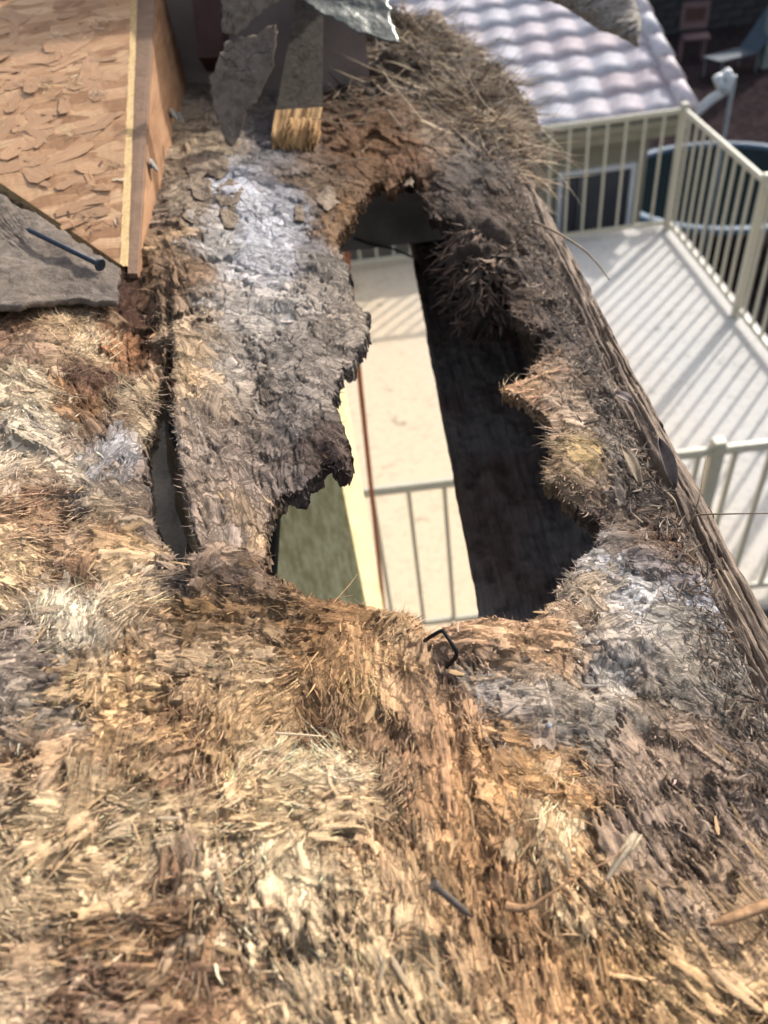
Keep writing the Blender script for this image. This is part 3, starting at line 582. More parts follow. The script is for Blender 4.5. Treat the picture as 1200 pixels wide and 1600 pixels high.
def clusters(cx, cy, per, Lm, Wm, liftm, jit=.14, heading=None, cmul=1.):
    n = len(cx); base = np.array([roofpt(a, b) for a, b in zip(cx, cy)]); col, an = zones(cx, cy, 3, 24)
    e = np.array([roofpt(a + 4 * math.cos(t), b - 4 * math.sin(t)) for a, b, t in zip(cx, cy, an)]) - base
    th = np.arctan2(e[:, 1], e[:, 0]) + RNG.normal(0, .17, n) + np.where(RNG.random(n) < .08, RNG.uniform(-1.3, 1.3, n), 0) + np.where(RNG.random(n) < .5, math.pi, 0)
    if heading is not None: th = heading + RNG.normal(0, .35, n)
    s_ = (col.max(1) - col.min(1)) / (col.max(1) + 1e-6); fr = np.clip((s_ - .2) / .4, .15, 1)
    dz = .75 + .9 * base[:, 1].clip(0); cl_ = RNG.uniform(.6, 1.5, n); lf = np.abs(RNG.normal(liftm, abs(liftm) * .6, n)) * (.35 + .65 * fr)
    cb = RNG.normal(1.05, .2, n).clip(.55, 1.6); tint = RNG.normal(0, .05, (n, 3))
    k = np.repeat(np.arange(n), per); m = len(k); Wd = (.0035 + .005 * RNG.random(n))[k] * dz[k] * cl_[k]
    off = RNG.uniform(-1, 1, m) * Wd; al = RNG.uniform(-.006, .006, m) * dz[k]; fan = off / Wd * RNG.uniform(0, .35, n)[k]
    t2 = th[k] + fan + RNG.normal(0, jit, m); D = np.stack([np.cos(t2), np.sin(t2)], 1)
    X = base[k, 0] - np.sin(th[k]) * off + np.cos(th[k]) * al; Y = base[k, 1] + np.cos(th[k]) * off + np.sin(th[k]) * al
    L = Lm * cl_[k] * dz[k] * RNG.lognormal(0, .35, m) * (.45 + .55 * fr[k]); Wb = Wm * dz[k] * RNG.lognormal(0, .35, m)
    z, ok, de = zat(X, Y); ok &= (X < .136) & (Y > -.05) & (Y < 1.2)
    c = col[k] * (cb[k] * RNG.normal(1, .2, m).clip(.4, 1.8))[:, None] * (1 + tint[k]) * cmul
    P = np.stack([X, Y, z - .0006], 1)
    return [a[ok] for a in (P, D, L, Wb, lf[k] + RNG.normal(0, .06, m), RNG.normal(.03, .12, m), np.clip(desat(c) * ALB, .012, .85))]
def emit(name, arrs, label=None):
    P, D, L, W_, lf, cu, col = [np.concatenate(a) for a in zip(*arrs)]
    V, Fc, cc = blades(P, D, L, W_, lf, cu, col); o = mesh_np(name, V, Fc, M['fibre'], roof, cc); o['kind'] = 'stuff'; return o
def scatter(n, x0=-120, x1=1320, y0=190, y1=1720):
    return RNG.uniform(x0, x1, n), RNG.uniform(y0, y1, n)
def flake_fibres():
    ids, cnt = np.unique(FID[FID >= 0], return_counts=True); ids = ids[(cnt > 14)]
    out = []
    for part, per, Lf, al0, al1, lf in (('end', 9, .2, .5, .8, .04), ('top', 6, .3, -.8, .5, .004)):
        k = np.repeat(ids, per); m = len(k); k = k[RNG.random(m) < (.12 + .88 * fray[k])]; m = len(k)
        sg_ = np.where(RNG.random(m) < .5, 1., -1.); u = sg_ * RNG.uniform(al0, al1, m) * LF[k]; v = RNG.uniform(-.95, .95, m) * WF[k]
        c, s_ = np.cos(thF[k]), np.sin(thF[k]); X = fp[k, 0] + u * c - v * s_; Y = fp[k, 1] + u * s_ + v * c
        t = thF[k] + np.where(sg_ > 0, 0, math.pi) + RNG.normal(0, .16, m) + v / WF[k] * sg_ * .12
        z, ok, de = zat(X, Y); ok &= (X < .136) & (Y > -.05) & (Y < 1.2)
        # keep only where this flake is the one on show
        i = np.clip(np.searchsorted(XS, X), 0, NX - 1); j = np.clip(np.searchsorted(YS, Y), 0, NY - 1)
        if part == 'top': ok &= FID[j, i] == k
        L = LF[k] * Lf * RNG.lognormal(0, .45, m) * (.4 + .6 * fray[k]); W_ = .00032 * RNG.lognormal(0, .45, m) * (1 + .8 * fp[k, 1].clip(0))
        lift = np.abs(RNG.normal(lf, lf * .7, m)) * (.3 + .7 * fray[k])
        col = colF[k] * (fj[k] * RNG.normal(1.08, .2, m).clip(.5, 1.7))[:, None]
        out.append([a[ok] for a in (np.stack([X, Y, z - (.0001 if part == 'top' else .0004)], 1), np.stack([np.cos(t), np.sin(t)], 1), L, W_, lift, RNG.normal(.0, .06, m), np.clip(desat(col) * ALB, .012, .85))])
    return out
A_ = flake_fibres()
fan = np.array([(60, 640), (90, 700), (100, 510), (140, 540), (40, 800), (30, 900), (70, 850), (110, 960), (180, 950), (240, 930), (450, 1110), (420, 1200), (540, 1190), (600, 1080), (350, 1230), (870, 1290), (900, 1240), (60, 1000), (20, 740), (500, 1090), (230, 640), (640, 970), (830, 600), (890, 700)])
fk = RNG.integers(0, len(fan), 260); A_.append(clusters(fan[fk, 0] + RNG.normal(0, 26, 260), fan[fk, 1] + RNG.normal(0, 20, 260), 26, .0055, .00038, .10, jit=.12, cmul=1.2))
A_.append(clusters(*scatter(4200), 14, .0032, .00034, .03, jit=.22))
emit('wood_fibres', A_)
A_ = [clusters(*scatter(1500), 5, .0014, .0006, .2, jit=.9)]
emit('wood_crumbs', A_)
# fringe over the rims
def fringe(P, n, out=7, Lm=.006):
    seg = np.roll(P, -1, 0) - P; ln = np.hypot(seg[:, 0], seg[:, 1]); k = RNG.choice(len(P), n, p=ln / ln.sum()); t = RNG.random(n)
    pt = P[k] + seg[k] * t[:, None]; area = np.sum(P[:, 0] * np.roll(P[:, 1], -1) - np.roll(P[:, 0], -1) * P[:, 1])
    nr = np.stack([-seg[k, 1], seg[k, 0]], 1) / ln[k][:, None] * (1 if area > 0 else -1)      # inward
    b = pt - nr * RNG.uniform(2, out, n)[:, None]; w0 = np.array([roofpt(*a) for a in b]); w1 = np.array([roofpt(*a) for a in b + nr * 5]); d = w1 - w0
    return clusters(b[:, 0], b[:, 1], 9, Lm, .00045, -.06, jit=.3, heading=np.arctan2(d[:, 1], d[:, 0]))
def neg(a): a[4] = -np.abs(a[4]) * .5 + RNG.normal(0, .12, len(a[4])); return a
emit('rim_fibres', [neg(fringe(HOLE, 230, 9, .0026)), neg(fringe(HOLES[1], 90, 6, .002)), neg(fringe(HOLES[2], 30)), neg(fringe(HOLES[3], 30)), neg(fringe(HOLES[4], 40))])

# ------------------------------------------------------------------ larger chips, each its own piece
def chip_mesh(k):
    r = random.Random(k); n = 5; V = []; Fc = []; bend = r.uniform(-.25, .35); tw = r.uniform(-.5, .5); wd = r.uniform(.12, .3)
    for j in range(n + 1):
        t = j / n; w_ = wd * (1 - .55 * abs(2 * t - 1) ** 3) * r.uniform(.75, 1.1); z = bend * t * t; a = tw * t
        x = t * (1) + (r.uniform(-.04, .04) if j in (0, n) else 0)
        for y, zz in ((-w_ / 2, 0), (w_ * r.uniform(-.1, .1), .035), (w_ / 2, 0), (0, -.03)):
            V.append((x, y * math.cos(a) - zz * math.sin(a), z + y * math.sin(a) + zz * math.cos(a)))
    for j in range(n):
        for i in range(4): a = j * 4 + i; b = j * 4 + (i + 1) % 4; Fc.append((a, b, b + 4, a + 4))
    Fc += [(3, 2, 1, 0), (n * 4, n * 4 + 1, n * 4 + 2, n * 4 + 3)]
    me = bpy.data.meshes.new('wood_splinter'); me.from_pydata(V, [], Fc); return me
chipmats = []
for i, (a, b) in enumerate([((.30, .17, .08), (.58, .40, .22)), ((.40, .29, .18), (.62, .48, .33)), ((.22, .12, .06), (.42, .24, .11)), ((.14, .11, .09), (.28, .23, .19)), ((.22, .185, .16), (.36, .31, .27))]):
    chipmats.append(m_wood('splinter_wood_%d' % i, a, b, (1, 12, 12), 3.5, .8, .0004, .35))
chips = []
for k in range(10):
    row = []
    for mi in range(5):
        me = chip_mesh(k); me.materials.append(chipmats[mi]); row.append(me)
    chips.append(row)
cx, cy = scatter(420, -40, 1240, 420, 1640); ccol, can = zones(cx, cy, 3, 24); n_ch = 0
for x, y, c, a in zip(cx, cy, ccol, can):
    b = roofpt(x, y); z, ok, de = zat(np.array([b[0]]), np.array([b[1]]))
    if not ok[0] or b[0] > .128 or n_ch >= 290: continue
    e = roofpt(x + 4 * math.cos(a), y - 4 * math.sin(a)) - b; th = math.atan2(e[1], e[0]) + random.gauss(0, .35) + (math.pi if random.random() < .5 else 0)
    s_ = (c.max() - c.min()) / c.max(); br = c.mean()
    mi = (3 if br < .2 else 4) if s_ < .45 else (1 if br > .42 else (2 if br < .17 else 0))
    o = bpy.data.objects.new('wood_splinter', chips[random.randrange(10)][mi]); link(o, roof); L = random.uniform(.004, .012) * (.7 + .8 * max(0, b[1]))
    o.location = (b[0], b[1], z[0] + .0001); o.rotation_euler = (random.gauss(0, .15), -random.uniform(.0, .12) + .24 * math.cos(th), th); o.scale = (L, L * random.uniform(.5, 1), L * .5); n_ch += 1

# ================================================================== EAVE BOARD AND DEBRIS ALONG IT
def strip(name, y0, y1, x0, x1, ztop, th, mat, seed, amp=.004, ny=700, nx=40):
    u = np.linspace(0, 1, nx); v = np.linspace(0, 1, ny); Y = y0 + (y1 - y0) * v; V = []
    for j, yy in enumerate(Y):
        a = x0 + amp * float(fbm(np.array([yy * 40]), np.array([0.]), seed, 3)[0]); b = x1 + amp * .6 * float(fbm(np.array([yy * 60]), np.array([9.]), seed, 3)[0])
        xs = a + (b - a) * u; zz = ztop(xs) + .0034 * fbm(xs * 420, np.full(nx, yy * 16), seed + 2, 4) - .004 * (np.abs(fbm(xs * 170, np.full(nx, yy * 9), seed + 7, 3)) < .045) + amp * .9 * fbm(xs * 60, np.full(nx, yy * 26), seed + 3, 4)
        zz[0] -= th; zz[-1] -= th; zz[1] -= .001; xs[0] = xs[1] - .0004; xs[-1] = xs[-2] + .0004
        V.append(np.stack([xs, np.full(nx, yy), zz], 1))
    V = np.concatenate(V); I = np.arange(nx * ny).reshape(ny, nx); Fc = np.stack([I[:-1, :-1].ravel(), I[:-1, 1:].ravel(), I[1:, 1:].ravel(), I[1:, :-1].ravel()], 1)
    return mesh_np(name, V, Fc, mat)
fb = strip('eave_fascia_board', -.1, 1.62, .1385, .1612, lambda x: -.2965 - 40 * (x - .149) ** 2, .15, M['weathered'], 201, .0045); tag(fb, 'grey weathered fascia board along the outer roof edge', 'fascia board')

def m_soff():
    t = NT('dark_grained_board', .85, .15); o = obj_co(t); c = t.mixf(t.ramp(t.noise(o, 7, 5, .6), [(.42, 0.), (.62, 1.)]), (.20, .175, .16), (.11, .06, .045))  # brown-grey mixed with darker reddish patches, then streaked along the grain
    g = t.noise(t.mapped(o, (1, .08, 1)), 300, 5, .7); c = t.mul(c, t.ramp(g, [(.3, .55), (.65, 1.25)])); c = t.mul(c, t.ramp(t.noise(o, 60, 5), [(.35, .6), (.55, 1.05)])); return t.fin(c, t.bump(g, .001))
sf = strip('soffit_board', -.1, 1.6, .038, .178, lambda x: -.44 + 0 * x, .012, m_soff(), 231, .0016); tag(sf, 'dark board under the eave seen through the right of the hole', 'board')
# ================================================================== OSB PANEL ON ITS BOARD
TP, TN = np.array([-.18, .5, -.212]), np.array([0, -.25, 1.])
def tp(x, y): return on(x, y, TP, TN)
Cc, E1, E2 = tp(187, 412), tp(208, -60), tp(-60, 245); E3 = tp(-200, -60)
pn = empty('osb_panel', tuple(Cc)); tag(pn, 'orange tan flake board panel with yellow cut edge at upper left', 'panel'); O = Vector(Cc)
def rel(v): return Vector(v) - O
nrm = Vector((0, -.2425, .9701))
# top face as fine sheet with ragged edge
def quad_sheet(name, a, b, c, d, nu, nv, amp, mat, parent, seed, th):
    V = []; a, b, c, d = [np.array(rel(k)) for k in (a, b, c, d)]
    for j in range(nv):
        for i in range(nu):
            u, v = i / (nu - 1), j / (nv - 1); p = (a * (1 - u) + b * u) * (1 - v) + (d * (1 - u) + c * u) * v; V.append(p)
    V = np.array(V); h = amp * fbm(V[:, 0] * 90, V[:, 1] * 90, seed, 4) + amp * .6 * vnoise(V[:, 0] * 500, V[:, 1] * 150, seed + 3)
    V += np.array(nrm)[None] * h[:, None]; I = np.arange(nu * nv).reshape(nv, nu)
    Fc = np.stack([I[:-1, :-1].ravel(), I[:-1, 1:].ravel(), I[1:, 1:].ravel(), I[1:, :-1].ravel()], 1)
    return mesh_np(name, V, Fc, mat, parent)
quad_sheet('face', Cc, E1, E3, E2, 150, 150, .0005, M['osb'], pn, 301, .012)
T = .009
def band(name, A, B, off, th, mat, parent, seed, n=90, rag=.0012):     # cut edge running from A to B
    V = []; A, B, off = Vector(A), Vector(B), Vector(off)
    for i in range(n):
        p = rel(A.lerp(B, i / (n - 1)))
        for k in range(7):
            t = k / 6; r = rag * float(vnoise(np.array([i * .9]), np.array([k * 1.7]), seed)[0]); V.append(p + off * (t) + nrm * (-th * t + r) + off.normalized() * r)
    I = np.arange(n * 7).reshape(n, 7); Fc = np.stack([I[:-1, :-1].ravel(), I[:-1, 1:].ravel(), I[1:, 1:].ravel(), I[1:, :-1].ravel()], 1)
    return mesh_np(name, np.array([list(v) for v in V]), Fc, mat, parent)
band('cut_edge', Cc, E1, (.0042, .0, 0), .004, M['osb_edge'], pn, 311)
band('cut_edge', Cc, E2, (-.0035, -.0045, 0), .012, M['osb_edge'], pn, 313)
MB().slab([rel(Cc) - nrm * .002, rel(E2) - nrm * .002, rel(E3) - nrm * .002, rel(E1) - nrm * .002], -nrm * T).build('core', M['osb_dark'], pn)
# strands pressed into the face, each a piece
sm = []
for k in range(12):
    r = random.Random(900 + k); b = bmesh.new(); n = 6; ww = r.uniform(.16, .42); top = []
    for i in range(n + 1): top.append((i / n - .5, ww / 2 * r.uniform(.6, 1.1) * (1 if 0 < i < n else r.uniform(.3, .9)), r.uniform(0, .03)))
    bot = [(x, -y * r.uniform(.8, 1.1), z * .5) for x, y, z in top]
    tv_ = [b.verts.new(p) for p in top]; bv_ = [b.verts.new(p) for p in bot]; lo_ = [b.verts.new((p[0] * .98, 0, -.06)) for p in top]
    for i in range(n):
        b.faces.new((bv_[i], bv_[i + 1], tv_[i + 1], tv_[i])); b.faces.new((tv_[i], tv_[i + 1], lo_[i + 1], lo_[i])); b.faces.new((lo_[i], lo_[i + 1], bv_[i + 1], bv_[i]))
    bmesh.ops.recalc_face_normals(b, faces=b.faces); me = bpy.data.meshes.new('wood_strand'); b.to_mesh(me); b.free(); sm.append(me)
smm = {}
def strand(mi, key):
    if (mi, key) not in smm:
        me = sm[mi].copy(); me.materials.append(M[key]); smm[(mi, key)] = me
    return smm[(mi, key)]
ax = Vector((1, 0, 0)); ay = nrm.cross(ax).normalized(); Rb = Matrix((ax, ay, nrm)).transposed()
ns = 0
while ns < 120:
    px, py = random.uniform(-40, 206), random.uniform(-30, 405)
    if not inside(np.array([px]), np.array([py]), np.array([[-60, 250], [-60, -60], [207, -60], [187, 405]]))[0]: continue
    pale = random.random(); key = 'osb_strand' if pale < .80 else ('osb_pale' if pale < .92 else 'osb_dark'); small = key != 'osb_strand'
    L = random.uniform(.02, .062) if not small else random.uniform(.003, .011)
    if px > 200 - L * 900 or px + py * 0 < -60: continue
    if not inside(np.array([px - L * 500.]), np.array([py + L * 400.]), np.array([[-90, 230], [-90, -90], [207, -60], [187, 405]]))[0]: continue
    o = bpy.data.objects.new('wood_strand', strand(random.randrange(12), key)); link(o, pn); o.location = rel(tp(px, py)) + nrm * (.00035 if not small else .0006)
    o.rotation_euler = (Rb @ Matrix.Rotation(random.gauss(.25, 1.0), 3, 'Z') @ Matrix.Rotation(random.gauss(0, .035 if not small else .12), 3, 'Y')).to_euler()
    o.scale = (L, L * random.uniform(.6, 1.1), L * (.014 if not small else .15)); ns += 1
# frayed loose fibres on the face
def face_tufts(spots, n):
    P, D, L, W_, lf, cu, col = [], [], [], [], [], [], []
    for (x, y, r, c) in spots:
        for _ in range(n):
            p = tp(x + random.gauss(0, r), y + random.gauss(0, r * .6)); a = random.gauss(0, .9) + (math.pi if random.random() < .5 else 0)
            P.append(p - np.array(O)); D.append((math.cos(a), math.sin(a))); L.append(random.uniform(.003, .009)); W_.append(random.uniform(.0004, .001)); lf.append(random.uniform(.05, .6)); cu.append(random.gauss(0, .3)); col.append(np.array(c) * random.uniform(.7, 1.2))
    return [np.array(k, float) for k in (P, D, L, W_, lf, cu, col)]
sp_ = [(92, 58, 5, (.8, .62, .42)), (130, 38, 14, (.5, .3, .17)), (150, 45, 10, (.65, .45, .28)), (85, 84, 8, (.65, .45, .28)), (72, 135, 8, (.7, .5, .3)), (120, 130, 7, (.65, .45, .28)), (152, 148, 6, (.75, .6, .42)), (95, 150, 8, (.5, .3, .17)), (110, 210, 6, (.7, .5, .3)), (30, 130, 18, (.5, .3, .18)), (160, 290, 14, (.5, .28, .14)), (140, 350, 16, (.2, .12, .09)), (180, 260, 6, (.6, .42, .25))]
V, Fc, cc = blades(*face_tufts(sp_, 34)); o = mesh_np('loose_fibres', V, Fc, M['fibre'], pn, cc); o['kind'] = 'stuff'
# board below the panel
bd = empty('curb_board', tuple(Cc)); tag(bd, 'tan timber board standing on edge under the flake board panel with three nail heads', 'board')
offA, offB = Vector((.0044, 0, -.0045)), Vector((.0225, 0, -.0055))
a0, a1 = rel(Cc) + offA - Vector((0, .004, .001)), rel(E1) + offA; b0, b1 = rel(Cc) + offB - Vector((.012, .004, .001)), rel(E1) + offB
MB().slab([a0, b0, b1, a1], (0, 0, -.006)).build('top_edge', M['painted'], bd)
dr = Vector((0, 0, -.098))
g = Vector((.0006, 0, -.003)); sm_ = MB(); sm_.slab([b0 + g, b1 + g, b1 + g + dr, b0 + g + dr], (-.030, 0, 0)); side = sm_.build('side_face', M['board'], bd)
dirb = (b1 - b0).normalized()
for x, y in ((233, 262), (266, 182), (277, 187)):
    pl_p, pl_n = np.array(O + b0 + g), np.array(dirb.cross(Vector((0, 0, 1))).normalized()); P = Vector(on(x, y, pl_p, pl_n))
    n_ = Vector(pl_n) if pl_n[0] > 0 else -Vector(pl_n)
    tl = (n_ + Vector((0, random.uniform(-.3, .1), .35))).normalized()
    nh = MB().tube([rel(P) - n_ * .004, rel(P) + tl * .0035], .0018, 8).tube([rel(P) + tl * .0034, rel(P) + tl * .0042, rel(P) + tl * .0050], [.0052, .0056, .0048], 18).build('nail', M['nailhead'], bd, False)

# ================================================================== FELT, FLASHING, BROKEN RAFTER TIP, NEST
def draped(name, pts, mat, parent=None, th=.0022, amp=.003, seed=1, n=46, curlf=None, scale=60):
    """sheet with a ragged outline: pts are places in order; filled by a fan of rings, given thickness"""
    P = [np.array(p) for p in pts]; c = sum(P) / len(P); R = []
    per = []
    for i in range(len(P)):
        a, b = P[i], P[(i + 1) % len(P)]; k = max(2, int(np.linalg.norm(b - a) / .002)); per += [a + (b - a) * t / k for t in range(k)]
    per = np.array(per); m = len(per); d = (per - c); dn = d / np.linalg.norm(d, axis=1, keepdims=True); per = per + dn * (.004 * fbm(per[:, 0] * 170, per[:, 1] * 170 + per[:, 2] * 170, seed, 4))[:, None]
    rings = 16; V = [c + (per - c) * ((k + 1) / rings) for k in range(rings)]; V = np.array(V); nn_ = np.cross(P[1] - P[0], P[-1] - P[0]); nn_ /= np.linalg.norm(nn_)
    if nn_ @ np.array([0, -.5, .8]) < 0: nn_ = -nn_
    h = amp * fbm(V[..., 0] * scale, (V[..., 1] + V[..., 2]) * scale, seed + 9, 4); 
    if curlf is not None: h = h + curlf(V)
    V = V + nn_ * h[..., None]; top = V.reshape(-1, 3); bot = top - nn_ * th; nt_ = len(top); F4 = []
    for k in range(rings - 1):
        for i in range(m):
            a, b = k * m + i, k * m + (i + 1) % m; F4.append((a, b, b + m, a + m)); F4.append((nt_ + a, nt_ + a + m, nt_ + b + m, nt_ + b))
    for i in range(m): a, b = (rings - 1) * m + i, (rings - 1) * m + (i + 1) % m; F4.append((a, b, nt_ + b, nt_ + a))
    o = mesh_np(name, np.concatenate([top, bot]), np.array(F4), mat, parent, smooth=True)
    me = o.data; bm = bmesh.new(); bm.from_mesh(me); bm.verts.ensure_lookup_table(); bm.faces.new([bm.verts[i] for i in range(m)]); bm.faces.new([bm.verts[nt_ + i] for i in range(m)][::-1]); bmesh.ops.recalc_face_normals(bm, faces=bm.faces); bm.to_mesh(me); bm.free(); return o
o = draped('felt_sheet', [roofpt(x, y, u) for x, y, u in ((-90, 250, .012), (-5, 300, .012), (60, 340, .012), (187, 415, .013), (181, 466, .010), (120, 464, .011), (70, 466, .012), (35, 477, .014), (-60, 480, .014))], M['felt'], None, .004, .005, 21)
tag(o, 'cracked grey roofing felt lying under the edge of the flake board panel', 'roofing felt')
def nail(name, a, b, r, hr, label, mat):
    a, b = Vector(a), Vector(b); d = (b - a).normalized(); e = empty(name, tuple(a)); tag(e, label, 'nail')
    MB().tube([(0, 0, 0), d * .004, (b - a)], [r * .2, r, r], 12).build('shank', mat, e, True)
    MB().tube([(b - a), (b - a) + d * .0006, (b - a) + d * .0016], [hr * .9, hr, hr * .9], 20).build('head', mat, e); return e
nail('loose_nail', roofpt(40, 357, .019), roofpt(155, 413, .0185), .0017, .0042, 'dark blue steel nail lying on the grey felt beside the panel', M['nail'])
nail('rusted_nail', roofpt(738, 1434, .004), roofpt(682, 1386, .014), .0011, .0018, 'small grey nail sticking out of the shredded wood near the bottom', simple('dull_nail', (.12, .095, .08), .8, 500, .5, .0003))
# staple
sg = [roofpt(664, 1001, .006), roofpt(671, 996, .011), roofpt(688, 986, .015), roofpt(693, 986, .0155), roofpt(703, 1001, .0165), roofpt(713, 1018, .015), roofpt(713, 1026, .012), roofpt(706, 1034, .008), roofpt(698, 1042, .001)]
o = MB().tube(sg, .00085, 8).build('bent_staple', M['staple'], None, True); tag(o, 'bent black wire staple sticking up at the near rim of the hole', 'staple')
# hanging felt flaps at the top
def at(x, y, d): r = ray(x, y); return r / np.linalg.norm(r) * d
o = draped('torn_felt_flap', [at(x, y, d) for x, y, d in ((352, 62, .80), (395, 55, .80), (432, 40, .80), (428, 95, .79), (405, 150, .785), (385, 175, .78), (375, 205, .775), (362, 228, .77), (350, 215, .77), (333, 160, .775), (325, 125, .78), (342, 92, .79))], M['felt'], None, .003, .007, 31, scale=40)
tag(o, 'grey torn felt flap hanging down beside the tan board, pointed at its lower end', 'roofing felt')
o = draped('folded_felt', [at(x, y, d) for x, y, d in ((350, -60, .77), (480, -60, .78), (440, 0, .775), (405, 20, .77), (385, 45, .765), (370, 55, .765), (348, 50, .76), (345, 0, .765))], M['felt'], None, .003, .006, 35, scale=40)
tag(o, 'paler folded felt piece above the hanging flap at the top', 'roofing felt')
o = draped('metal_flashing', [at(x, y, d) for x, y, d in ((430, -70, .83), (600, -70, .84), (612, 30, .80), (624, 70, .78), (560, 48, .78), (500, 18, .79), (455, -8, .81))], M['flash'], None, .0012, .004, 37, scale=25)
tag(o, 'curled tarnished metal flashing strip over the nest at the top', 'flashing')
# broken rafter tip: felt covered, torn orange end
e = empty('broken_rafter_tip', tuple(at(465, 235, .80))); tag(e, 'felt covered rafter tip with a torn orange wood end above the grey patch', 'rafter'); O = Vector(e.location)
tl, tr_, br_, bl_ = at(474, -60, 1.0), at(506, -60, 1.0), at(504, 172, .83), at(430, 178, .83)
MB().slab([rel(tl), rel(tr_), rel(br_), rel(bl_)], (-.012, .02, -.035)).build('felt_cover', M['felt_dark'], e)
V = []; Fc = []; n = 26
for i in range(n + 1):
    u = i / n; a = Vector(at(430 + 74 * u, 172 - 5 * u, .829)); b = Vector(at(424 + 68 * u, 218 + 14 * math.sin(u * 3.1) + 9 * random.uniform(-1, 1), .80))
    bumpv = Vector(ray(465, 200)).normalized() * (.0022 * random.uniform(-1, 1))
    for t in (0, .33, .66, 1): V.append(rel(a.lerp(b, t)) + bumpv)
    V.append(rel(b) + Vector((0, .02, -.03)))
for i in range(n):
    for k in range(4): a = i * 5 + k; Fc.append((a, a + 1, a + 6, a + 5))
mesh_np('torn_end', np.array([list(v) for v in V]), np.array(Fc), M['broken'], e)
for k in range(34):
    u = random.random(); x0 = 428 + 72 * u; ln = random.uniform(14, 46); yb = random.uniform(185, 214)
    p0, p1, p2 = at(x0, yb, .815), at(x0 - 2 + random.gauss(0, 2), yb + ln * .55, .803), at(x0 - 5 + random.gauss(0, 3), yb + ln, .797)
    MB().tube([rel(p0), rel(p1), rel(p2)], [.0018, .0013, .0002], 4).build('sliver', M['broken'], e)
# dark timber behind the board
o = MB().box((-.12, .98, -.17), (.26, .05, .30), Matrix.Rotation(.1, 3, 'Z')).build('dark_timber', M['soffit']); tag(o, 'dark timber in the gap between the tan board and the torn felt', 'timber')
o = MB().slab([at(292, -80, .95), at(345, -80, .95), at(345, 90, .93), at(310, 90, .93)], (0, .03, -.02)).build('stained_board', simple('maroon_stained_board', (.07, .035, .03), .8, 30, .4)); tag(o, 'dark maroon stained board in the gap at the top', 'board')
# patches of peeled flakes on the grey area
fl = []
for (x, y, r, c) in [(305, 245, 24, 'a'), (340, 255, 20, 'a'), (312, 285, 16, 'a'), (300, 325, 18, 'a'), (357, 300, 24, 'f'), (355, 335, 14, 'f'), (510, 300, 18, 'a'), (465, 320, 10, 'a'), (640, 278, 8, 'a')]:
    pts = [roofpt(x + r * math.cos(a) * random.uniform(.7, 1.15), y + r * 1.1 * math.sin(a) * random.uniform(.7, 1.15), .012) for a in [k * math.pi / 4 for k in range(8)]]
    zc, _, _ = zat(np.array([p[0] for p in pts]), np.array([p[1] for p in pts])); zz = float(zc.max()) + .0005
    pts = [np.array([p[0], p[1], z_ + .0015]) for p, z_ in zip(pts, zc)]
    o = draped('loose_flake', pts, M['flk'] if 'flk' in M else M.setdefault('flk', simple('tan_flake', (.235, .175, .125), .9, 60, .6, .003, 160)) if c == 'a' else M['felt'], roof, .0016, .0022, int(x), scale=120)
# nest: mound and straw
nm_px = [(600, 60), (700, 90), (760, 160), (800, 260), (690, 160), (560, 120)]
def mound(name, cx, cy, rx, ry, hh, mat, seed, up=.0):
    n = 90; m = 90; V = []
    c = roofpt(cx, cy, up)
    for j in range(m):
        for i in range(n):
            a = 2 * math.pi * i / n; r = j / (m - 1); x = c[0] + rx * r * math.cos(a); y = c[1] + ry * r * math.sin(a)
            V.append((x, y, c[2] - .25 * (x - c[0]) + hh * math.cos(r * math.pi / 2) ** .8 - .02 * r * r))
    V = np.array(V); V[:, 2] += .028 * fbm(V[:, 0] * 26, V[:, 1] * 26, seed, 4) + .006 * fbm(V[:, 0] * 160, V[:, 1] * 160, seed + 4, 3)
    I = np.arange(n * m).reshape(m, n); J = np.roll(I, -1, 1); Fc = np.stack([I[:-1].ravel(), J[:-1].ravel(), J[1:].ravel(), I[1:].ravel()], 1)
    return mesh_np(name, V, Fc, mat), V
ns_e = empty('straw_nest', tuple(roofpt(660, 110))); tag(ns_e, 'shaggy mound of straw and rotten debris at the top by the tiled roof', 'nest'); O = Vector(ns_e.location)
nestm = simple('nest_soil', (.085, .06, .045), .95, 60, .6, .004, 200)
md, MV = mound('nest_mound', 640, 120, .16, .34, .045, nestm, 401); md.data.transform(Matrix.Translation(-O)); md.parent = ns_e
md2, MV2 = mound('nest_mound', 745, 210, .055, .16, .03, nestm, 411); md2.data.transform(Matrix.Translation(-O)); md2.parent = ns_e
def straw_cloud(MVs, n, Lr, Wr, cols, seed):
    V_ = np.concatenate([v[:int(len(v) * .93)] for v in MVs]); k = RNG.integers(0, len(V_), n); P = V_[k] + RNG.normal(0, .003, (n, 3)); th = RNG.uniform(0, 2 * math.pi, n)
    D = np.stack([np.cos(th), np.sin(th)], 1); col = np.array(cols)[RNG.integers(0, len(cols), n)] * RNG.uniform(.6, 1.25, (n, 1))
    return P - np.array(O), D, RNG.uniform(*Lr, n), RNG.uniform(*Wr, n), RNG.normal(.02, .2, n), RNG.normal(0, .25, n), col * (.35 + 1.5 * np.clip(.5 + 1.3 * fbm(P[:, 0] * 22, P[:, 1] * 22, 88, 2), 0, 1))[:, None]
sc1 = straw_cloud([MV, MV2], 1500, (.03, .09), (.0009, .0018), [(.52, .42, .29), (.42, .31, .2), (.28, .19, .12)], 2); sc0 = straw_cloud([MV, MV2], 6500, (.012, .05), (.0008, .0026), [(.36, .26, .16), (.48, .37, .24), (.22, .14, .09), (.10, .07, .05), (.30, .26, .21)], 1)
V, Fc, cc = blades(*[np.concatenate([a, b]) for a, b in zip(sc0, sc1)])
o = mesh_np('straw', V, Fc, M['fibre'], ns_e, cc); o['kind'] = 'stuff'
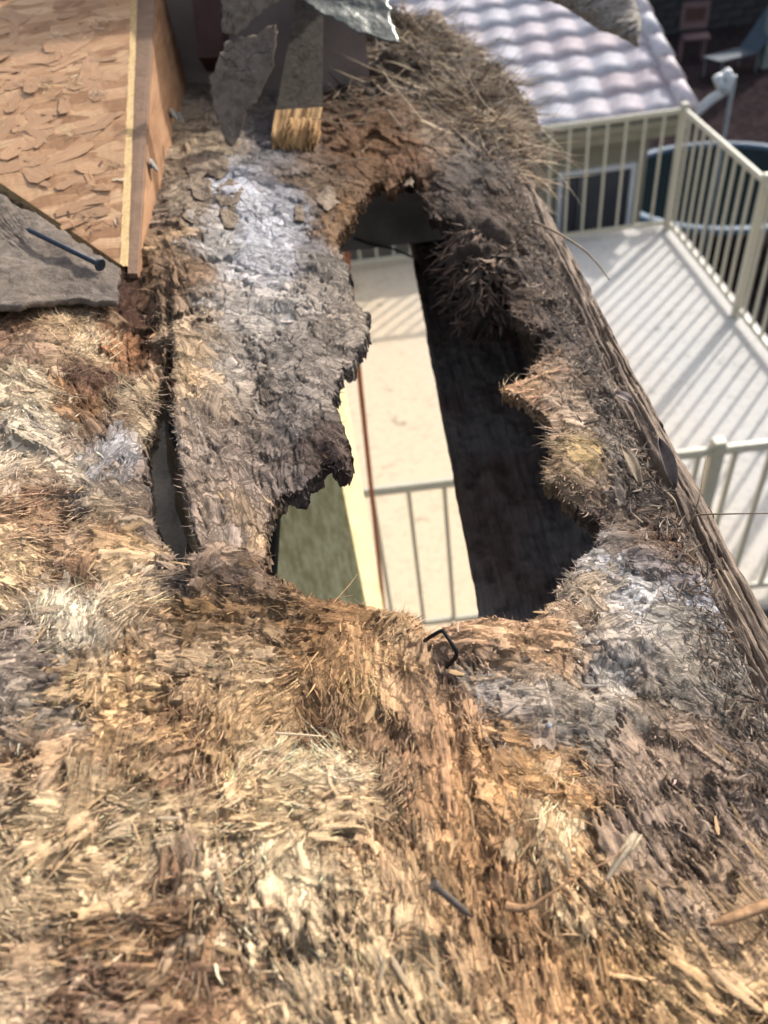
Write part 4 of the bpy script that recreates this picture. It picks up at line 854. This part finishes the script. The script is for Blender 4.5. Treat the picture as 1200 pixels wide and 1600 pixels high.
for k in range(60):
    x, y = random.choice([(random.uniform(560, 790), random.uniform(30, 260)), (random.uniform(660, 790), random.uniform(100, 250))])
    p = Vector(roofpt(x, y, .045 if y < 200 else .02)); a = random.uniform(0, 6.28); L = random.uniform(.02, .07); pts = []
    for j in range(6):
        t = j / 5; a += random.gauss(0, .25); pts.append(p.copy()); p = p + Vector((math.cos(a), math.sin(a), random.gauss(0, .25))) * L / 5
    MB().tube([rel(q_) for q_ in pts], [.0007 * (1 - .5 * j / 5) for j in range(6)], 4).build('straw_stalk', M['straw'], ns_e)
# dark root mat hanging into the hole
hc = empty('hanging_debris', tuple(roofpt(745, 400))); tag(hc, 'dark shaggy clump of roots and rot hanging inside the right of the hole', 'debris'); O = Vector(hc.location)
core = MB(); bmesh.ops.create_icosphere(core.b, subdivisions=5, radius=1, matrix=Matrix.Diagonal((.030, .07, .04, 1)))
for v in core.b.verts:
    v.co *= 1 + .5 * float(fbm(np.array([v.co.x * 60]), np.array([v.co.y * 60 + v.co.z * 40]), 77, 3)[0])
core = core.build('clump', nestm, hc, True); core.location = rel(roofpt(750, 430, -.03))
Cn = np.array(O) + np.array(core.location); n = 1900; dv = RNG.normal(0, 1, (n, 3)); dv /= np.linalg.norm(dv, axis=1, keepdims=True); Pn = Cn + dv * np.array([.030, .07, .04]) * .95
th = RNG.normal(-1.57, .9, n); colr = np.array([(.12, .075, .05), (.06, .045, .035), (.2, .13, .09)])[RNG.integers(0, 3, n)] * RNG.uniform(.6, 1.3, (n, 1))
V, Fc, cc = blades(Pn - np.array(O), np.stack([np.cos(th), np.sin(th)], 1), RNG.uniform(.006, .022, n), RNG.uniform(.001, .0042, n), RNG.normal(-.25, .25, n), RNG.normal(0, .3, n), colr)
o = mesh_np('root_fibres', V, Fc, M['fibre'], hc, cc); o['kind'] = 'stuff'
# litter along the eave: twigs, husks, leaves
lt = empty('eave_litter', tuple(roofpt(960, 600))); tag(lt, 'dry litter of stalks and husks gathered behind the fascia board', 'litter', kind='stuff'); O = Vector(lt.location)
n = 3800; u = RNG.random(n); yy = .12 + 1.0 * u ** 1.2; xx = .137 - np.abs(RNG.normal(0, .013, n)) * (1 + .3 * yy); z_, ok_, _ = zat(xx, yy); th = RNG.normal(1.57, .9, n)
P = np.stack([xx, yy, z_ + RNG.uniform(0, .006, n)], 1)[ok_]; n = len(P); th = th[:n]; colr = np.array([(.17, .13, .105), (.09, .07, .058), (.26, .2, .15), (.14, .09, .06)])[RNG.integers(0, 4, n)] * RNG.uniform(.6, 1.3, (n, 1))
V, Fc, cc = blades(P - np.array(O), np.stack([np.cos(th), np.sin(th)], 1), RNG.uniform(.002, .009, n) * RNG.lognormal(0, .3, n), RNG.uniform(.0003, .0013, n) * RNG.lognormal(0, .3, n), RNG.normal(.04, .16, n), RNG.normal(0, .25, n), colr)
o = mesh_np('stalks', V, Fc, M['fibre'], lt, cc); o['kind'] = 'stuff'
def leaf(name, base, tip, wd, cup, mat, label, cat='leaf'):
    b, t = Vector(base), Vector(tip); ax_ = (t - b); sd2 = ax_.cross(Vector((0, 0, 1))).normalized(); up = sd2.cross(ax_).normalized(); V = []; Fc = []; n = 10
    for i in range(n + 1):
        s = i / n; wv = wd * math.sin(math.pi * min(1, s * .97 + .03)) ** .8
        for k in (-1, -.5, 0, .5, 1): V.append(list(b * 0 + ax_ * s + sd2 * wv * k + up * (cup * k * k + .1 * ax_.length * math.sin(s * 3))))
    for i in range(n):
        for k in range(4): a = i * 5 + k; Fc.append((a, a + 1, a + 6, a + 5))
    o = mesh_np(name, np.array(V), np.array(Fc), mat, None, smooth=True); o.location = b
    md = o.modifiers.new('thick', 'SOLIDIFY'); md.thickness = .0004; tag(o, label, cat, 'husks in the eave litter' if cat == 'husk' else None); return o
leaf('dry_leaf', roofpt(1052, 765, .008), roofpt(1026, 688, .020), .0036, .0035, M['dead_leaf'], 'folded dark brown dry leaf standing by the fascia board')
leaf('dry_husk', roofpt(1000, 760, .007), roofpt(972, 700, .009), .003, .0015, M['straw'], 'narrow tan husk lying in the litter left of the dark dry leaf', 'husk')
leaf('dry_husk', roofpt(960, 615, .007), roofpt(988, 632, .008), .0035, .0015, M['dead_leaf'], 'short oval grey husk in the litter upslope of the dark dry leaf', 'husk')
def stalk(pts, r, label, name='dry_stalk', cat='stalk', mat=None):
    P = [Vector(p) for p in pts]; Q = []                                     # Catmull-Rom
    for i in range(len(P) - 1):
        p0, p1, p2, p3 = P[max(i - 1, 0)], P[i], P[i + 1], P[min(i + 2, len(P) - 1)]
        for k in range(6):
            t = k / 6; Q.append(.5 * ((2 * p1) + (-p0 + p2) * t + (2 * p0 - 5 * p1 + 4 * p2 - p3) * t * t + (-p0 + 3 * p1 - 3 * p2 + p3) * t ** 3))
    Q.append(P[-1]); o = MB().tube(Q, [r * (1 - .6 * i / len(Q)) for i in range(len(Q))], 6).build(name, mat or M['straw'], None, True); tag(o, label, cat, 'dry stalks caught along the eave' if cat == 'stalk' else None); return o
stalk([roofpt(828, 345, .010), roofpt(860, 358, .018), at(905, 385, .62), at(930, 408, .61), at(952, 437, .60)], .0011, 'long arched stalk reaching over the fascia board towards the deck')
stalk([roofpt(1078, 818, .006), roofpt(1090, 805, .014), at(1140, 803, .40), at(1215, 802, .39)], .0006, 'straight thin pale stalk poking out over the fascia near the railing')
stalk([roofpt(1080, 812, .006), roofpt(1092, 780, .016), roofpt(1100, 735, .022), roofpt(1104, 712, .024)], .0005, 'thin upright stalk beside the near deck railing')
stalk([roofpt(1035, 765, .008), roofpt(1052, 780, .013), roofpt(1060, 800, .010), roofpt(1064, 810, .006)], .0009, 'short curved pale stalk below the dark dry leaf')
stalk([roofpt(1130, 893, .004), roofpt(1145, 920, .007), roofpt(1157, 940, .009)], .0009, 'small pale twig end near the lower part of the fascia')
stalk([roofpt(430, 1146, .004), roofpt(470, 1148, .006), roofpt(508, 1151, .004)], .0005, 'fine pale sliver lying across the small dark pit', 'wood_sliver', 'sliver', M['osb_pale'])
# the long curled splinter, lower right
e = empty('curled_splinter', tuple(roofpt(830, 1410, .006))); tag(e, 'long twisted brown splinter curling up to a pale frayed end', 'splinter'); O = Vector(e.location)
def ribbon(name, pts, ws, mat, tw=0., th=.0007):
    P = [rel(p) for p in pts]; V = []; n = len(P)
    for i, p in enumerate(P):
        t = (P[min(i + 1, n - 1)] - P[max(0, i - 1)]).normalized(); sd3 = t.cross(Vector((.2, 0, 1))).normalized(); up = sd3.cross(t); a = tw * i / (n - 1); s = sd3 * math.cos(a) + up * math.sin(a); u2 = -sd3 * math.sin(a) + up * math.cos(a)
        for y, z in ((-1, 0), (-.3, .35), (.3, .35), (1, 0), (0, -.3)): V.append(list(p + s * y * ws[i] + u2 * z * ws[i] * .9))
    Fc = [(i * 5 + k, i * 5 + (k + 1) % 5, i * 5 + 5 + (k + 1) % 5, i * 5 + 5 + k) for i in range(n - 1) for k in range(5)]
    return mesh_np(name, np.array(V), np.array(Fc), mat, e)
RM1 = m_wood('twisted_fibre', (.20, .11, .055), (.42, .25, .13), (1, 1, 1), 420, .8, .0006, .1); RM2 = m_wood('pale_frayed_fibre', (.42, .31, .19), (.68, .54, .37), (1, 1, 1), 520, .8, .0006, .1)
ribbon('stem', [roofpt(x, y, u) for x, y, u in ((790, 1416, .003), (815, 1420, .005), (835, 1415, .008), (855, 1400, .011), (885, 1380, .014), (915, 1362, .016), (945, 1348, .018), (968, 1333, .019), (985, 1316, .020))], [.0016, .0014, .0009, .0007, .0006, .0007, .0006, .0005, .0003], RM1, 1.2)
ribbon('frayed_end', [roofpt(x, y, u) for x, y, u in ((948, 1374, .014), (960, 1355, .016), (972, 1335, .0185), (985, 1315, .020), (994, 1300, .021))], [.0006, .0011, .0014, .0016, .0008], RM2, .3)
ribbon('frayed_end', [roofpt(x, y, u) for x, y, u in ((955, 1362, .014), (975, 1338, .018), (995, 1318, .0185), (1003, 1304, .019))], [.0004, .0008, .0007, .0003], RM2, -.4)
e = empty('flat_splinter', tuple(roofpt(1130, 1440, .006))); tag(e, 'flat brown speckled splinter lying at the right edge near the bottom', 'splinter'); O = Vector(e.location)
ribbon('blade', [roofpt(x, y, u) for x, y, u in ((1108, 1445, .004), (1130, 1440, .007), (1160, 1428, .009), (1195, 1415, .010), (1240, 1395, .010))], [.0004, .0014, .0019, .0018, .001], RM1, .3)
# tiny white stone
o = MB(); bmesh.ops.create_icosphere(o.b, subdivisions=3, radius=.0012)
for v in o.b.verts: v.co *= 1 + .5 * float(vnoise(np.array([v.co.x * 500]), np.array([v.co.y * 500 + v.co.z * 300]), 5)[0]); v.co.z *= .6
o = o.build('white_pebble', simple('chalky_white', (.42, .43, .46), .9, 300, .5), None, True); z_, _, _ = zat(np.array([roofpt(857, 1142)[0]]), np.array([roofpt(857, 1142)[1]])); o.location = (roofpt(857, 1142)[0], roofpt(857, 1142)[1], float(z_[0]) + .0002); tag(o, 'tiny bluish white pebble in a dark crevice right of the staple', 'pebble')
# broken weathered shard at the top
e = empty('weathered_shard', tuple(at(1000, 70, 1.1))); tag(e, 'broken grey weathered wood shard jutting in over the tiled roof', 'wood shard'); O = Vector(e.location)
top_ = [(610, -210), (700, -190), (800, -130), (880, -95), (960, -60), (985, -20), (998, 20), (1003, 32), (998, 72)]; bot_ = [(600, -120), (690, -80), (790, -30), (838, -2), (872, 6), (902, 24), (935, 46), (968, 58), (997, 74)]
V = []; nU = 90; nW = 16
tpz, btz = np.array(top_, float), np.array(bot_, float); s_ = np.linspace(0, 1, len(top_))
for i in range(nU):
    t = i / (nU - 1); a = np.array([np.interp(t, s_, tpz[:, 0]), np.interp(t, s_, tpz[:, 1])]); b = np.array([np.interp(t, s_, btz[:, 0]), np.interp(t, s_, btz[:, 1])])
    for k in range(nW):
        ph = 2 * math.pi * k / nW; m_ = .5 + .5 * math.cos(ph); pxy = a * m_ + b * (1 - m_); d = 1.28 - .18 * t + .022 * math.sin(ph)
        d += .010 * float(fbm(np.array([t * 40]), np.array([m_ * 9 + (ph > math.pi) * 20]), 61, 4)[0]); pxy = pxy + 5 * float(fbm(np.array([t * 60]), np.array([k * .9]), 67, 3)[0]); V.append(list(rel(at(pxy[0], pxy[1], d))))
Fc = [(i * nW + k, i * nW + (k + 1) % nW, i * nW + nW + (k + 1) % nW, i * nW + nW + k) for i in range(nU - 1) for k in range(nW)]
mesh_np('shard_body', np.array(V), np.array(Fc), M['bark'], e)
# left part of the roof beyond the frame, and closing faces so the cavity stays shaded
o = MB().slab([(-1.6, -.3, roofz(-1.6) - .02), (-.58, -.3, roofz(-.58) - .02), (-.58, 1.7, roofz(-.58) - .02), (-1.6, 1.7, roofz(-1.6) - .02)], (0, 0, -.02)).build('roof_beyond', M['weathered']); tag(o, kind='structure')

#print('TRIS', sum(len(o.data.polygons) * 2 for o in C.objects if o.type == 'MESH'), 'ROOF', len(roof.data.polygons))
